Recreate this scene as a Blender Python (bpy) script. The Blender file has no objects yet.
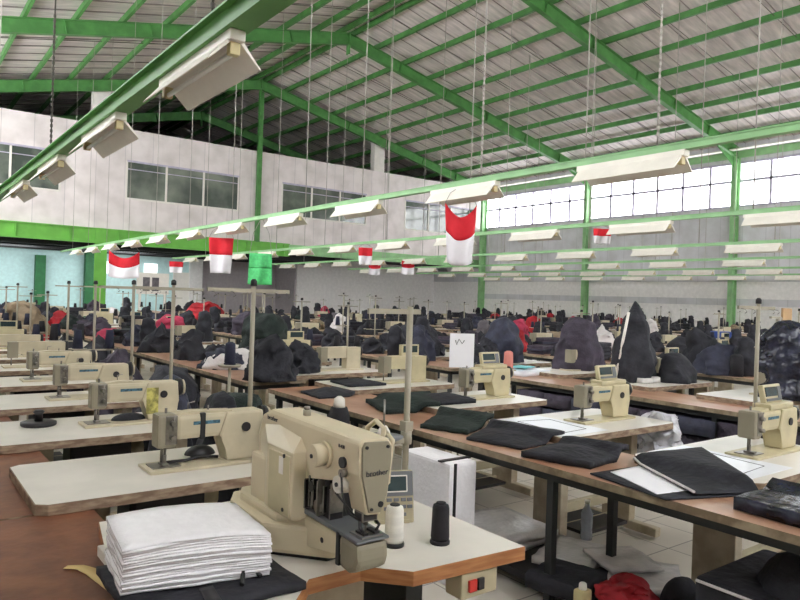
import bpy, bmesh, math, random
from mathutils import Vector, Matrix, noise
random.seed(7)
R = math.radians
C = bpy.context.scene.collection
W = [None]
# ------------------------------------------------------------------ materials
MATS = {}
def s2l(c): return tuple((v/255/12.92 if v/255 <= .04045 else ((v/255+.055)/1.055)**2.4) for v in c)
def mat(name, rgb, rough=.6, metal=0., var=.08, scale=6., bump=0., bscale=60., rgb2=None, lo=.4, hi=.65, stretch=(1,1,1), spec=.4, detail=5):
    if name in MATS: return MATS[name]
    m = bpy.data.materials.new(name); m.use_nodes = True
    nt = m.node_tree; b = nt.nodes['Principled BSDF']
    b.inputs['Roughness'].default_value = rough; b.inputs['Metallic'].default_value = metal
    b.inputs['Specular IOR Level'].default_value = spec
    c = s2l(rgb); c2 = s2l(rgb2) if rgb2 else tuple(max(0, v*(1-var*2.2)) for v in c)
    tc = nt.nodes.new('ShaderNodeTexCoord'); mp = nt.nodes.new('ShaderNodeMapping')
    mp.inputs['Scale'].default_value = stretch
    nt.links.new(tc.outputs['Object'], mp.inputs[0])
    n = nt.nodes.new('ShaderNodeTexNoise'); n.inputs['Scale'].default_value = scale; n.inputs['Detail'].default_value = detail
    nt.links.new(mp.outputs[0], n.inputs['Vector'])
    r = nt.nodes.new('ShaderNodeValToRGB')
    r.color_ramp.elements[0].position = lo; r.color_ramp.elements[1].position = hi
    r.color_ramp.elements[0].color = (*c2, 1); r.color_ramp.elements[1].color = (*c, 1)
    nt.links.new(n.outputs['Fac'], r.inputs[0]); nt.links.new(r.outputs[0], b.inputs['Base Color'])
    if bump:
        n2 = nt.nodes.new('ShaderNodeTexNoise'); n2.inputs['Scale'].default_value = bscale
        nt.links.new(mp.outputs[0], n2.inputs['Vector'])
        bp = nt.nodes.new('ShaderNodeBump'); bp.inputs['Strength'].default_value = bump; bp.inputs['Distance'].default_value = .02
        nt.links.new(n2.outputs['Fac'], bp.inputs['Height']); nt.links.new(bp.outputs[0], b.inputs['Normal'])
    MATS[name] = m; return m
def tiles(name, rgb, grout, size, mort=.01, offset=0., rough=.4, axis='xy', w=1., h=1.):
    m = bpy.data.materials.new(name); m.use_nodes = True; nt = m.node_tree; b = nt.nodes['Principled BSDF']
    b.inputs['Roughness'].default_value = rough
    tc = nt.nodes.new('ShaderNodeTexCoord'); sp = nt.nodes.new('ShaderNodeSeparateXYZ'); cb = nt.nodes.new('ShaderNodeCombineXYZ')
    nt.links.new(tc.outputs['Object'], sp.inputs[0])
    nt.links.new(sp.outputs[axis[0].upper()], cb.inputs[0]); nt.links.new(sp.outputs[axis[1].upper()], cb.inputs[1])
    br = nt.nodes.new('ShaderNodeTexBrick'); br.offset = offset; br.inputs['Scale'].default_value = 1/size
    br.inputs['Mortar Size'].default_value = mort; br.inputs['Brick Width'].default_value = w; br.inputs['Row Height'].default_value = h
    c = s2l(rgb)
    br.inputs['Color1'].default_value = (*c, 1); br.inputs['Color2'].default_value = (*[v*.92 for v in c], 1); br.inputs['Mortar'].default_value = (*s2l(grout), 1)
    nt.links.new(cb.outputs[0], br.inputs['Vector'])
    n = nt.nodes.new('ShaderNodeTexNoise'); n.inputs['Scale'].default_value = 1.3; n.inputs['Detail'].default_value = 6
    nt.links.new(tc.outputs['Object'], n.inputs['Vector'])
    r = nt.nodes.new('ShaderNodeValToRGB'); r.color_ramp.elements[0].position = .3; r.color_ramp.elements[0].color = (.8, .79, .77, 1); r.color_ramp.elements[1].position = .6
    nt.links.new(n.outputs['Fac'], r.inputs[0])
    mx = nt.nodes.new('ShaderNodeMixRGB'); mx.blend_type = 'MULTIPLY'; mx.inputs[0].default_value = 1
    nt.links.new(br.outputs['Color'], mx.inputs[1]); nt.links.new(r.outputs[0], mx.inputs[2]); nt.links.new(mx.outputs[0], b.inputs['Base Color'])
    MATS[name] = m; return m
def emit(name, rgb, s):
    m = bpy.data.materials.new(name); m.use_nodes = True; b = m.node_tree.nodes['Principled BSDF']
    b.inputs['Base Color'].default_value = (*s2l(rgb), 1); b.inputs['Emission Color'].default_value = (*s2l(rgb), 1); b.inputs['Emission Strength'].default_value = s
    MATS[name] = m; return m
def clear(name, rgb, alpha, rough=.2):
    m = mat(name, rgb, rough, var=.05, bump=.6, bscale=25); m.node_tree.nodes['Principled BSDF'].inputs['Alpha'].default_value = alpha; return m

green_m = mat('mid_green_paint', (104, 158, 88), .5, var=.08, scale=3)
green = mat('green_paint', (82, 140, 72), .5, var=.12, scale=3)
green_haze = mat('light_green_paint', (152, 200, 142), .45, var=.08, scale=3)  # paler green for rails and wall columns, haze mixed into the colour
green_b = mat('bright_green_paint', (116, 190, 78), .5, var=.08, scale=2)
green_d = mat('dark_green_paint', (40, 105, 60), .6, var=.1)
roofm = mat('roof_sheet', (230, 218, 214), .5, var=.17, scale=2.2, stretch=(.5, 3, .5), bump=.3, bscale=5, lo=.3, hi=.7)
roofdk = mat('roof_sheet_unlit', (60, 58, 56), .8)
whitewall = tiles('office_wall_panel', (236, 226, 224), (206, 197, 197), 1.2, .012, 0, .6, 'xz', 1, 9)
greywall = tiles('grey_cladding', (214, 212, 216), (196, 194, 198), 1.0, .02, 0, .6, 'yz', 1, 30)
lightwall = mat('pale_wall_plaster', (240, 236, 234), .7, var=.04)
bluewall = mat('pale_blue_wall', (196, 226, 226), .7, var=.05)
purplewall = mat('grey_lilac_wall', (172, 164, 166), .7, var=.05)
floorm = tiles('floor_tiles', (226, 218, 206), (150, 142, 132), .4, .012, 0, .35)
mull = mat('mullion_grey', (196, 188, 208), .5)
officeglass = mat('office_glass', (136, 142, 130), .08, spec=.8, rgb2=(78, 86, 80), scale=.6)
whitem = mat('white_enamel', (232, 226, 218), .45, var=.03)
fix = mat('lamp_enamel', (240, 234, 222), .4, var=.03)
tube = mat('tube_glass', (238, 238, 232), .3, var=.01)
socket = mat('yellowed_plastic', (214, 198, 150), .5)
wirem = mat('dark_wire', (88, 82, 76), .5, metal=.3)
wirel = mat('pale_cord', (176, 168, 160), .6)
brown = mat('brown_hardboard', (134, 84, 58), .42, rgb2=(108, 64, 44), scale=9, bump=.05, bscale=40)
benchm = mat('worn_brown_board', (192, 158, 134), .35, rgb2=(164, 120, 94), scale=4, stretch=(1, .5, 1))
edgew = mat('worn_edge', (168, 148, 124), .7, rgb2=(122, 98, 80), scale=12, stretch=(1, 1, 3))
edgem = mat('metal_edge', (160, 146, 122), .5, rgb2=(120, 104, 84), scale=12)
tablew = mat('white_laminate', (226, 220, 210), .28, var=.04, scale=5)
orange = mat('orange_ply_edge', (178, 124, 78), .5, rgb2=(150, 96, 58), scale=8, stretch=(1, 1, 8))
cream = mat('cream_enamel', (220, 206, 176), .35, var=.04, scale=4)
cream2 = mat('grey_cream_enamel', (202, 190, 162), .4, var=.07, scale=8)
cream3 = mat('yellowed_enamel', (204, 192, 156), .4, var=.07, scale=8)
facem = mat('face_plate_grey', (150, 142, 122), .4, var=.05)
steel = mat('worn_steel', (150, 145, 138), .3, metal=.8, var=.15, scale=30)
greyplas = mat('grey_plastic', (112, 114, 118), .4)
dark = mat('dark_plastic', (42, 40, 42), .45)
screen = mat('lcd_screen', (50, 66, 70), .12, spec=.8)
bluelab = mat('blue_print', (84, 130, 150), .5, var=.3, scale=80)
blackfab = mat('black_fabric', (46, 46, 54), .75, var=.2, scale=8, bump=.5, bscale=22)
navyfab = mat('navy_fabric', (58, 60, 78), .7, var=.2, scale=8, bump=.5, bscale=22)
greenblack = mat('dark_green_fabric', (38, 50, 46), .8, var=.2, scale=8, bump=.4)
greyfab = mat('grey_fabric', (112, 106, 110), .8, var=.15, bump=.4)
redfab = mat('red_fabric', (176, 34, 44), .75, var=.15, bump=.5, bscale=22)
pinkfab = mat('magenta_fabric', (190, 60, 90), .75, var=.15, bump=.5)
tanfab = mat('tan_fabric', (164, 144, 118), .8, var=.15, bump=.5)
whitefab = mat('white_fabric', (222, 216, 214), .8, var=.06, bump=.4)
lilac = mat('purple_black_fabric', (74, 66, 80), .75, var=.2, scale=8, bump=.5)
flagred = mat('flag_red', (222, 32, 48), .7, var=.05); flagwhite = mat('flag_white', (240, 236, 240), .7, var=.02)
greennet = mat('green_net', (96, 214, 130), .7, var=.1, scale=20)
foam = mat('white_foam', (246, 243, 246), .7, var=.02, scale=30, bump=.15, bscale=50)
threadw = mat('white_thread', (244, 240, 230), .8, bump=.4, bscale=200, stretch=(1, 1, 6))
threadk = mat('black_thread', (34, 32, 38), .7, bump=.4, bscale=200, stretch=(1, 1, 6))
threadn = mat('navy_thread', (36, 38, 60), .7, bump=.4, bscale=200)
threadp = mat('pink_thread', (236, 150, 140), .8, bump=.3, bscale=200); thready = mat('yellow_thread', (240, 220, 150), .8, bump=.3, bscale=200)
cardm = mat('cardboard', (190, 156, 116), .8); tape = mat('yellow_tape', (224, 196, 132), .6)
blackmetal = mat('black_steel_leg', (48, 50, 50), .5, var=.1)
legm = mat('taupe_steel', (192, 180, 156), .5, rgb2=(168, 154, 130), scale=9)
beigem = mat('beige_steel', (184, 172, 142), .5, var=.08)
polem = mat('stand_steel', (168, 160, 142), .4, var=.06, scale=10)
redbtn = mat('red_button', (200, 52, 44), .4); blue = mat('blue_plastic', (40, 70, 140), .5)
plastic = clear('thin_plastic', (244, 244, 250), .7); bottlem = clear('clear_bottle', (200, 208, 222), .75, .08)
polyw = mat('milky_polybag', (238, 233, 230), .25, var=.08, bump=.6, bscale=12)
shinynavy = mat('shiny_navy_plastic', (50, 52, 70), .25, var=.3, scale=12, bump=1, bscale=14)
paper = mat('white_paper', (244, 242, 246), .6, var=.01); ink = mat('dark_ink', (60, 58, 66), .6)
papercut = mat('pattern_paper', (238, 240, 246), .3, var=.02); yellowpaint = mat('yellow_stain', (206, 196, 110), .5, var=.3, scale=30)
skyl = emit('sky_through_roof_light', (250, 250, 250), .9)
lit = emit('lit_tube', (225, 240, 255), 3)

# ------------------------------------------------------------------ mesh builder
class MB:
    def __init__(s): s.bm = bmesh.new(); s.mats = []
    def mi(s, m):
        if m not in s.mats: s.mats.append(m)
        return s.mats.index(m)
    def _fin(s, vs, m, M=None, smooth=False):
        fs = {f for v in vs for f in v.link_faces}
        i = s.mi(m)
        for f in fs: f.material_index = i; f.smooth = smooth
        if M is not None: bmesh.ops.transform(s.bm, matrix=M, verts=vs)
        return s
    def box(s, x0, x1, y0, y1, z0, z1, m, bev=0, M=None, top=None, side=None):
        r = bmesh.ops.create_cube(s.bm, size=1); vs = r['verts']
        for v in vs: v.co = Vector(((x0+x1)/2+v.co.x*(x1-x0), (y0+y1)/2+v.co.y*(y1-y0), (z0+z1)/2+v.co.z*(z1-z0)))
        fs = {f for v in vs for f in v.link_faces}; i = s.mi(m)
        for f in fs: f.material_index = i
        if top is not None:
            for f in fs:
                f.normal_update()
                if f.normal.z > .9: f.material_index = s.mi(top)
        if bev:
            es = list({e for v in vs for e in v.link_edges})
            r = bmesh.ops.bevel(s.bm, geom=es, offset=bev, segments=2, affect='EDGES', profile=.6)
            vs = list({v for f in r['faces'] for v in f.verts} | {v for v in vs if v.is_valid})
        if M is not None: bmesh.ops.transform(s.bm, matrix=M, verts=vs)
        return s
    def tube(s, p0, p1, r, m, r2=None, seg=10, smooth=True):
        p0 = Vector(p0); p1 = Vector(p1); d = p1-p0
        q = bmesh.ops.create_cone(s.bm, cap_ends=True, segments=seg, radius1=r, radius2=r if r2 is None else r2, depth=d.length)
        M = Matrix.Translation((p0+p1)/2) @ d.to_track_quat('Z', 'Y').to_matrix().to_4x4()
        s._fin(q['verts'], m, M, smooth)
        for v in q['verts']:
            for f in v.link_faces:
                if len(f.verts) > 4: f.smooth = False
        return s
    def path(s, pts, r, m, seg=6):
        pts = [Vector(p) for p in pts]; rings = []
        for i, p in enumerate(pts):
            d = (pts[min(i+1, len(pts)-1)]-pts[max(i-1, 0)]).normalized(); q = d.to_track_quat('Z', 'Y')
            rings.append([s.bm.verts.new(p+q @ Vector((math.cos(a)*r, math.sin(a)*r, 0))) for a in [2*math.pi*k/seg for k in range(seg)]])
        i = s.mi(m)
        for a, b in zip(rings, rings[1:]):
            for k in range(seg):
                f = s.bm.faces.new((a[k], a[(k+1) % seg], b[(k+1) % seg], b[k])); f.material_index = i; f.smooth = True
        for rg in (rings[0][::-1], rings[-1]):
            f = s.bm.faces.new(rg); f.material_index = i
        return s
    def lathe(s, prof, m, at=(0, 0, 0), seg=18, M=None, sx=1, sy=1):
        rings = []; i = s.mi(m); allv = []
        for r, z in prof:
            rg = [s.bm.verts.new(Vector(at)+Vector((math.cos(2*math.pi*k/seg)*r*sx, math.sin(2*math.pi*k/seg)*r*sy, z))) for k in range(seg)]
            rings.append(rg); allv += rg
        for a, b in zip(rings, rings[1:]):
            for k in range(seg):
                f = s.bm.faces.new((a[k], a[(k+1) % seg], b[(k+1) % seg], b[k])); f.material_index = i; f.smooth = True
        for rg in (rings[0][::-1], rings[-1]):
            f = s.bm.faces.new(rg); f.material_index = i
        if M is not None: bmesh.ops.transform(s.bm, matrix=M, verts=allv)
        return s
    def prism(s, pts, z0, z1, m, top=None, M=None, bev=0):
        # polygon in xy (counter-clockwise), extruded in z
        a = [s.bm.verts.new((p[0], p[1], z0)) for p in pts]; b = [s.bm.verts.new((p[0], p[1], z1)) for p in pts]
        i = s.mi(m); n = len(pts); fs = []
        f = s.bm.faces.new(a[::-1]); f.material_index = i; fs.append(f)
        f = s.bm.faces.new(b); f.material_index = s.mi(top) if top else i; fs.append(f)
        for k in range(n):
            f = s.bm.faces.new((a[k], a[(k+1) % n], b[(k+1) % n], b[k])); f.material_index = i; fs.append(f)
        vs = a+b
        if bev:
            es = list({e for v in vs for e in v.link_edges})
            r = bmesh.ops.bevel(s.bm, geom=es, offset=bev, segments=2, affect='EDGES', profile=.6)
            vs = list({v for f in r['faces'] for v in f.verts} | {v for v in vs if v.is_valid})
        if M is not None: bmesh.ops.transform(s.bm, matrix=M, verts=vs)
        return s
    def heap(s, cx, cy, z, rx, ry, h, seed, m, p=.5, n=16, k=12, amp=.22, f=5., rot=0, fold=0.):
        rings = []; i = s.mi(m)
        for j in range(k+1):
            t = j/k; rr = (1-t**1.6)**p if t < 1 else .04
            rg = []
            for a in range(n):
                th = 2*math.pi*a/n
                d = Vector((math.cos(th)*rx*rr, math.sin(th)*ry*rr, h*t))
                q = noise.noise_vector(d*f+Vector((seed*3.1, seed*1.7, seed)))*amp*min(rx, ry)
                q = q+noise.noise_vector(d*f*2.6+Vector((seed, 9, seed*2.)))*amp*.38*min(rx, ry)
                fo = 1+fold*math.sin(th*7+seed)*(1-t)
                d = Vector((d.x*fo+q.x, d.y*fo+q.y, d.z+(q.z*.7 if 0 < t else 0)))
                d.z = max(0, d.z) if j else 0
                d = Matrix.Rotation(rot, 3, 'Z') @ d
                rg.append(s.bm.verts.new((cx+d.x, cy+d.y, z+d.z)))
            rings.append(rg)
        for a, b in zip(rings, rings[1:]):
            for q in range(n):
                ff = s.bm.faces.new((a[q], a[(q+1) % n], b[(q+1) % n], b[q])); ff.material_index = i; ff.smooth = True
        for rg in (rings[0][::-1], rings[-1]):
            ff = s.bm.faces.new(rg); ff.material_index = i
        return s
    def sheet(s, fn, nu, nv, th, m, m2=None):
        # closed slab following fn(u,v)->Vector, thickness th downwards
        top = [[s.bm.verts.new(fn(u/nu, v/nv)) for v in range(nv+1)] for u in range(nu+1)]
        bot = [[s.bm.verts.new(top[u][v].co-th) for v in range(nv+1)] for u in range(nu+1)]
        i = s.mi(m); j = s.mi(m2 or m)
        def F(vs, mi_):
            f = s.bm.faces.new(vs); f.material_index = mi_; f.smooth = True
        for u in range(nu):
            for v in range(nv):
                F((top[u][v], top[u+1][v], top[u+1][v+1], top[u][v+1]), i); F((bot[u][v], bot[u][v+1], bot[u+1][v+1], bot[u+1][v]), j)
        for u in range(nu):
            F((top[u][0], bot[u][0], bot[u+1][0], top[u+1][0]), j); F((top[u][nv], top[u+1][nv], bot[u+1][nv], bot[u][nv]), j)
        for v in range(nv):
            F((top[0][v], top[0][v+1], bot[0][v+1], bot[0][v]), j); F((top[nu][v], bot[nu][v], bot[nu][v+1], top[nu][v+1]), j)
        return s
    def build(s, name, parent=None, loc=None, rz=0):
        me = bpy.data.meshes.new(name); bmesh.ops.recalc_face_normals(s.bm, faces=s.bm.faces); s.bm.to_mesh(me); s.bm.free()
        for m in s.mats: me.materials.append(m)
        o = bpy.data.objects.new(name, me); C.objects.link(o)
        if parent is not None: o.parent = parent
        if loc is not None: o.location = loc
        if rz: o.rotation_euler.z = rz
        return o
def tag(o, label, cat, group=None, kind=None):
    o['label'] = label
    if cat: o['category'] = cat
    if group: o['group'] = group
    if kind: o['kind'] = kind
    return o
def thing(name, label, cat, loc=(0, 0, 0), rz=0, group=None):
    o = bpy.data.objects.new(name, None); C.objects.link(o); o.location = loc; o.rotation_euler.z = rz
    o.empty_display_size = .1
    return tag(o, label, cat, group)
def struct(mb, name, parent=None):
    o = mb.build(name, parent)
    if parent is None: o['kind'] = 'structure'
    return o
KIDS = {}
def copy_tree(o, parent=None):
    c = o.copy(); C.objects.link(c)
    if parent is not None: c.parent = parent
    for ch in o.children: copy_tree(ch, c)
    return c
def dup(o, loc, label, group=None, rz=None, sc=None, shallow=False):
    c = copy_tree(o); c.location = loc; c['label'] = label
    if group: c['group'] = group
    if rz is not None: c.rotation_euler.z = rz
    if sc: c.scale = sc
    return c
ORD = ['first', 'second', 'third', 'fourth', 'fifth', 'sixth', 'seventh', 'eighth', 'ninth', 'tenth', 'eleventh', 'twelfth', 'thirteenth', 'fourteenth', 'fifteenth', 'sixteenth', 'seventeenth', 'eighteenth', 'nineteenth', 'twentieth', 'twenty-first', 'twenty-second', 'twenty-third', 'twenty-fourth', 'twenty-fifth']
def text(s, size, m, parent, loc, rot, name='lettering', ext=.0006, xs=1., shear=0):
    cu = bpy.data.curves.new(name, 'FONT'); cu.body = s; cu.size = size; cu.extrude = ext; cu.align_x = 'CENTER'; cu.align_y = 'CENTER'; cu.shear = shear
    cu.materials.append(m); to = bpy.data.objects.new('t', cu); C.objects.link(to); bpy.context.view_layer.update()
    me = bpy.data.meshes.new_from_object(to.evaluated_get(bpy.context.evaluated_depsgraph_get())); bpy.data.objects.remove(to)
    o = bpy.data.objects.new(name, me); C.objects.link(o); o.parent = parent; o.location = loc; o.rotation_euler = rot; o.scale = (xs, 1, 1); return o

def seen(x, y, z):
    # does a point fall inside the camera's view
    yaw, pit, rol = 0.646539487, -0.00192988890, 0.0329574072
    f = Vector((math.sin(yaw)*math.cos(pit), math.cos(yaw)*math.cos(pit), math.sin(pit))); r = f.cross(Vector((0, 0, 1))).normalized(); u = r.cross(f)
    v = Vector((x, y, z-1.52)); a, b, d = v.dot(r), v.dot(u), v.dot(f)
    if d <= .1: return False
    px = 400+685.3*(a*math.cos(rol)+b*math.sin(rol))/d; py = 300-685.3*(-a*math.sin(rol)+b*math.cos(rol))/d
    return 0 < px < 800 and 0 < py < 600
# ------------------------------------------------------------------ building shell
XW, XL, YE, YB = 30.0, -1.0, 31.6, 46.0
RX, RZ, EZ = 14.5, 12.25, 8.85           # ridge x, ridge height, eave height
SL = (RZ-EZ)/(XW-RX)
def roofz(x): return RZ-abs(x-RX)*SL
struct(MB().box(XL, XW+.2, -4, YB, -.1, 0, floorm), 'floor')
FR = [-.64, 7.36, 15.26, 23.16, 31.05, 38.9]     # portal frames
# roof sheets, with a strip of roof light behind each frame on the right slope
mb = MB()
def roofpiece(x0, x1, y0, y1, m, th=.05, dz=.0):
    z0, z1 = roofz(x0)+dz, roofz(x1)+dz
    nn = max(1, int((y1-y0)/.75))
    vs = [mb.bm.verts.new(p) for p in [(x0, y0, z0), (x1, y0, z1), (x1, y1, z1), (x0, y1, z0)]]
    vt = [mb.bm.verts.new(v.co+Vector((0, 0, th))) for v in vs]
    i = mb.mi(m)
    for q in [(vs[3], vs[2], vs[1], vs[0]), vt] + [(vs[k], vs[(k+1) % 4], vt[(k+1) % 4], vt[k]) for k in range(4)]:
        f = mb.bm.faces.new(q); f.material_index = i
roofpiece(XL-.3, RX, -4, YB, roofm)
roofpiece(RX, XW+.3, -4, 23.66, roofm); roofpiece(RX, XW+.3, 24.1, YB, roofm)
roofo = struct(mb, 'ceiling')
mb = MB(); roofpiece(RX+.3, XW-4, 23.66, 24.1, skyl, .02, .02); struct(mb, 'window_9')
# standing ribs of the roof sheets
mb = MB()
ribm = mat('roof_seam', (150, 138, 136), .6)
for y in [v*1.0-3 for v in range(48)]:
    for sx in (-1, 1):
        L = [(RX, RZ-.02), (XW if sx > 0 else XL, EZ-.02)]
        M_ = None
        a = Vector((L[0][0], y, L[0][1]-.0)); b = Vector((L[1][0], y, L[1][1]-.0))
        mb.tube(a, b, .02, ribm, seg=4, smooth=False)
struct(mb, 'trim_1')
# purlins
pn = 0
for k in range(-11, 12):
    if k == 0: xs = [RX-.25, RX+.25]
    else: xs = [RX+k*1.42]
    for x in xs:
        if x < XL+.2 or x > XW-.3: continue
        z = roofz(x)
        m = MB().box(x-.035, x+.035, -4, 45.8, z-.24, z-.04, green).box(x-.035, x+.06, -4, 45.8, z-.245, z-.225, green)
        o = m.build('purlin'); o['kind'] = 'structure'; pn += 1
# sag rods between purlins
mb = MB()
for y0 in FR[:-1]:
    for fx in (2.6, 5.3):
        y = y0+fx
        for sx in (-1, 1):
            mb.tube((RX+sx*.4, y+.3, roofz(RX+.4)-.15), (RX+sx*15, y-.2, roofz(RX+15)-.15), .014, wirem, seg=4)
struct(mb, 'trim_2')
# frames
def ibeam(mb, a, b, w, h, m, up=Vector((0, 0, 1)), tf=.025):
    a = Vector(a); b = Vector(b); d = (b-a); L = d.length; d.normalize()
    s = d.cross(up).normalized(); u = s.cross(d)
    M = Matrix((( d.x, s.x, u.x, a.x), (d.y, s.y, u.y, a.y), (d.z, s.z, u.z, a.z), (0, 0, 0, 1)))
    mb.box(0, L, -.008, .008, -h/2, h/2, m, M=M)
    mb.box(0, L, -w/2, w/2, -h/2, -h/2+tf, m, M=M); mb.box(0, L, -w/2, w/2, h/2-tf, h/2, m, M=M)
    n = int(L/3)
    for k in range(1, n+1): mb.box(L*k/(n+1)-.01, L*k/(n+1)+.01, -w/2, w/2, -h/2, h/2, m, M=M)
for i, y in enumerate(FR):
    mb = MB()
    for sx in (-1, 1):
        xe = RX+sx*15.35; zo = .5
        ibeam(mb, (RX, y, RZ-zo), (xe, y, roofz(xe)-zo), .2, .46, green)
        # haunch at the eave and at the ridge
        q = 1.9
        pts = [(xe, roofz(xe)-zo-.27), (xe, roofz(xe)-zo-.75), (xe-sx*q, roofz(xe-sx*q)-zo-.27)]
        M = Matrix.Translation((0, y, 0)) @ Matrix.Rotation(R(90), 4, 'X')
        mb.prism(pts if sx < 0 else pts[::-1], -.01, .01, green, M=M)
    mb.box(RX-.02, RX+.02, y-.12, y+.12, RZ-1.1, RZ-.25, green)
    o = mb.build('roof_rafter'); o['kind'] = 'structure'
    for x in (XW-.25, XL+.35):
        mb = MB(); ibeam(mb, (x, y, 0), (x, y, EZ-.5), .2, .4, green_haze if x > 5 else green, up=Vector((1, 0, 0)))
        o = mb.build('steel_column'); o['kind'] = 'structure'
# right wall: pale base band, grey cladding, clerestory window, top strip
struct(MB().box(XW, XW+.15, -4, YB, 0, 2.75, lightwall).box(XW-.06, XW, -4, YE, 2.35, 2.5, lightwall).box(XW-.05, XW, -4, YE, 1.7, 2.0, greywall)
       .box(XW, XW+.12, -4, YB, 2.75, 6.1, greywall).box(XW, XW+.12, -4, YB, 8.0, EZ+.05, greywall).box(XW, XW+.12, YE, YB, 6.1, 8.0, greywall), 'wall_right')
m = MB()
for k in range(27):
    y = YE-.3-k*1.34
    m.box(XW+.02, XW+.09, y-.055, y+.055, 6.1, 8.0, mull)
m.box(XW+.02, XW+.09, -4, YE, 7.14, 7.25, mull).box(XW-.02, XW+.13, -4, YE, 6.04, 6.12, mull).box(XW-.02, XW+.13, -4, YE, 7.95, 8.05, mull)
o = struct(m, 'window_1')
gm = clear('clerestory_glass', (250, 250, 252), .12, .05)
struct(MB().box(XW+.05, XW+.06, -4, YE, 6.1, 8.0, gm), 'pane', o)
struct(MB().box(XL-.15, XL, -4, YB, 0, 5.0, lightwall).box(XL-.15, XL, -4, YB, 8.3, EZ, lightwall).box(XL-.15, XL, -4, 6, 5.0, 8.3, lightwall).box(XL-.15, XL, YE, YB, 5.0, 8.3, lightwall), 'wall_left')
m = MB()
for k in range(20): m.box(XL-.1, XL-.04, -3.9+k*2, -3.84+k*2, 5.0, 8.3, mull)
struct(m, 'window_8')
struct(MB().box(XL-.15, XW+.15, -4.15, -4, 0, 5.2, lightwall).box(XL-.15, XW+.15, -4.15, -4, 7.2, 12.3, lightwall), 'wall_front')
# eave gutter strip (pale)
struct(MB().box(XW-.9, XW-.6, -4, YE, 8.42, 8.46, whitem).box(XW-.12, XW-.02, -4, YE, 8.2, 8.5, green_haze), 'trim_3')
# office wall
m = MB()
segs = [(-1, .3, 0), (.3, 5.8, 1), (5.8, 8.48, 0), (8.48, 13.75, 1), (13.75, 16.1, 0), (16.1, 21.3, 1), (21.3, 24.0, 0), (24.0, 29.3, 1), (29.3, 30, 0)]
m.box(XL, XW, YE, YE+.15, 4.1, 5.56, whitewall).box(XL, XW, YE, YE+.15, 7.22, 8.62, whitewall)
for a, b, w in segs:
    if not w: m.box(a, b, YE, YE+.15, 5.56, 7.22, whitewall)
struct(m, 'wall_back')
n = 2
for a, b, w in segs:
    if w:
        fr = MB()
        for k in range(4):
            x = a+(b-a)*k/3; fr.box(x-.04, x+.04, YE-.03, YE+.1, 5.56, 7.22, whitem)
        fr.box(a, b, YE-.03, YE+.1, 5.52, 5.6, whitem).box(a, b, YE-.03, YE+.1, 7.18, 7.26, mull).box(a, b, YE-.02, YE+.08, 6.86, 6.89, mull)
        fo = struct(fr, 'window_%d' % n); n += 1
        for k in range(3):
            x = a+(b-a)*k/3; struct(MB().box(x+.03, x+(b-a)/3-.03, YE+.04, YE+.06, 5.58, 7.2, officeglass), 'pane', fo)
# pilasters above the office wall, ridge post, eaves closing, green beam
for x in (7.35, 22.1):
    o = MB().box(x-.35, x+.35, YE+.02, YE+.4, 8.62, roofz(x)-.3, whitem).build('wall_pilaster'); o['kind'] = 'structure'
o = MB().box(14.6, 14.8, YE-.32, YE-.12, 4.1, 11.5, green).build('ridge_post'); o['kind'] = 'structure'
m = MB(); m.box(XL, 16.5, YE-.16, YE-.12, 3.5, 4.12, green_b).box(XL, 16.5, YE-.26, YE, 4.08, 4.13, green_b).box(XL, 16.5, YE-.26, YE, 3.48, 3.53, green_b)
for k in range(9): m.box(.2+k*2-.02, .2+k*2+.02, YE-.25, YE-.12, 3.5, 4.12, green_b)
m.box(16.5, XW, YE-.18, YE-.05, 3.6, 4.1, green_haze)
o = m.build('mezzanine_beam'); o['kind'] = 'structure'
o = MB().box(7.25, 7.65, YE-.2, YE-.1, 0, 4.1, green_b).box(7.2, 7.7, YE-.24, YE-.2, 0, 4.1, green_b).build('steel_column'); o['kind'] = 'structure'
# mezzanine soffit, rooms below it
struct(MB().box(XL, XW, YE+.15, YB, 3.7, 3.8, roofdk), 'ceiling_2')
m = MB()
for k in range(4): m.box(XL, 20, YE+1+k*1.6, YE+1.12+k*1.6, 3.35, 3.7, dark)
struct(m, 'trim_4')
struct(MB().box(XL, 13.9, 38.5, 38.6, 0, 3.7, bluewall).box(13.9, 14.6, 38.2, 38.6, 0, 3.7, lightwall).box(14.6, 19.5, 38.5, 38.6, 0, 3.7, purplewall)
       .box(19.5, XW, 36.0, 36.1, 0, 3.7, lightwall).box(19.4, 19.5, 36.1, 38.6, 0, 3.7, purplewall), 'wall_far')
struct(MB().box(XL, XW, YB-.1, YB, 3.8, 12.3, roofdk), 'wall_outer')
m = MB()
for x in (8.9, 10.2, 11.4): m.box(x, x+.7, 38.42, 38.5, 2.35, 3.0, skyl)
struct(m, 'window_6')
for x, w in ((6.0, .45), (8.3, .55)):
    o = MB().box(x, x+w, 37.9, 38.3, 0, 3.7 if w > .5 else 3.1, green_d).build('green_pillar'); o['kind'] = 'structure'
o = struct(MB().box(13.0, 13.9, 38.4, 38.5, 0, 2.6, whitem), 'door_1'); o['label'] = 'white door'
for x in (4.5, 9.5):  # fill lights added to brighten the blue wall; left one backs the lit tube
    la = bpy.data.lights.new('room_light', 'AREA'); la.shape = 'RECTANGLE'; la.size = 2.6; la.size_y = .4; la.energy = 130; la.color = (.92, .98, 1)
    lo_ = bpy.data.objects.new('room_light', la); C.objects.link(lo_); lo_.location = (x, 34.6, 3.3); lo_.rotation_euler.x = R(35)
lp = MB().box(8.2, 10.8, 34.55, 34.7, 3.4, 3.7, fix).box(8.2, 10.8, 34.5, 34.56, 3.36, 3.44, tube).build('ceiling_light'); tag(lp, 'added tube light under the mezzanine ceiling right of the green column', 'light')  # unseen fixture, added to go with the right-hand fill light
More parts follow.
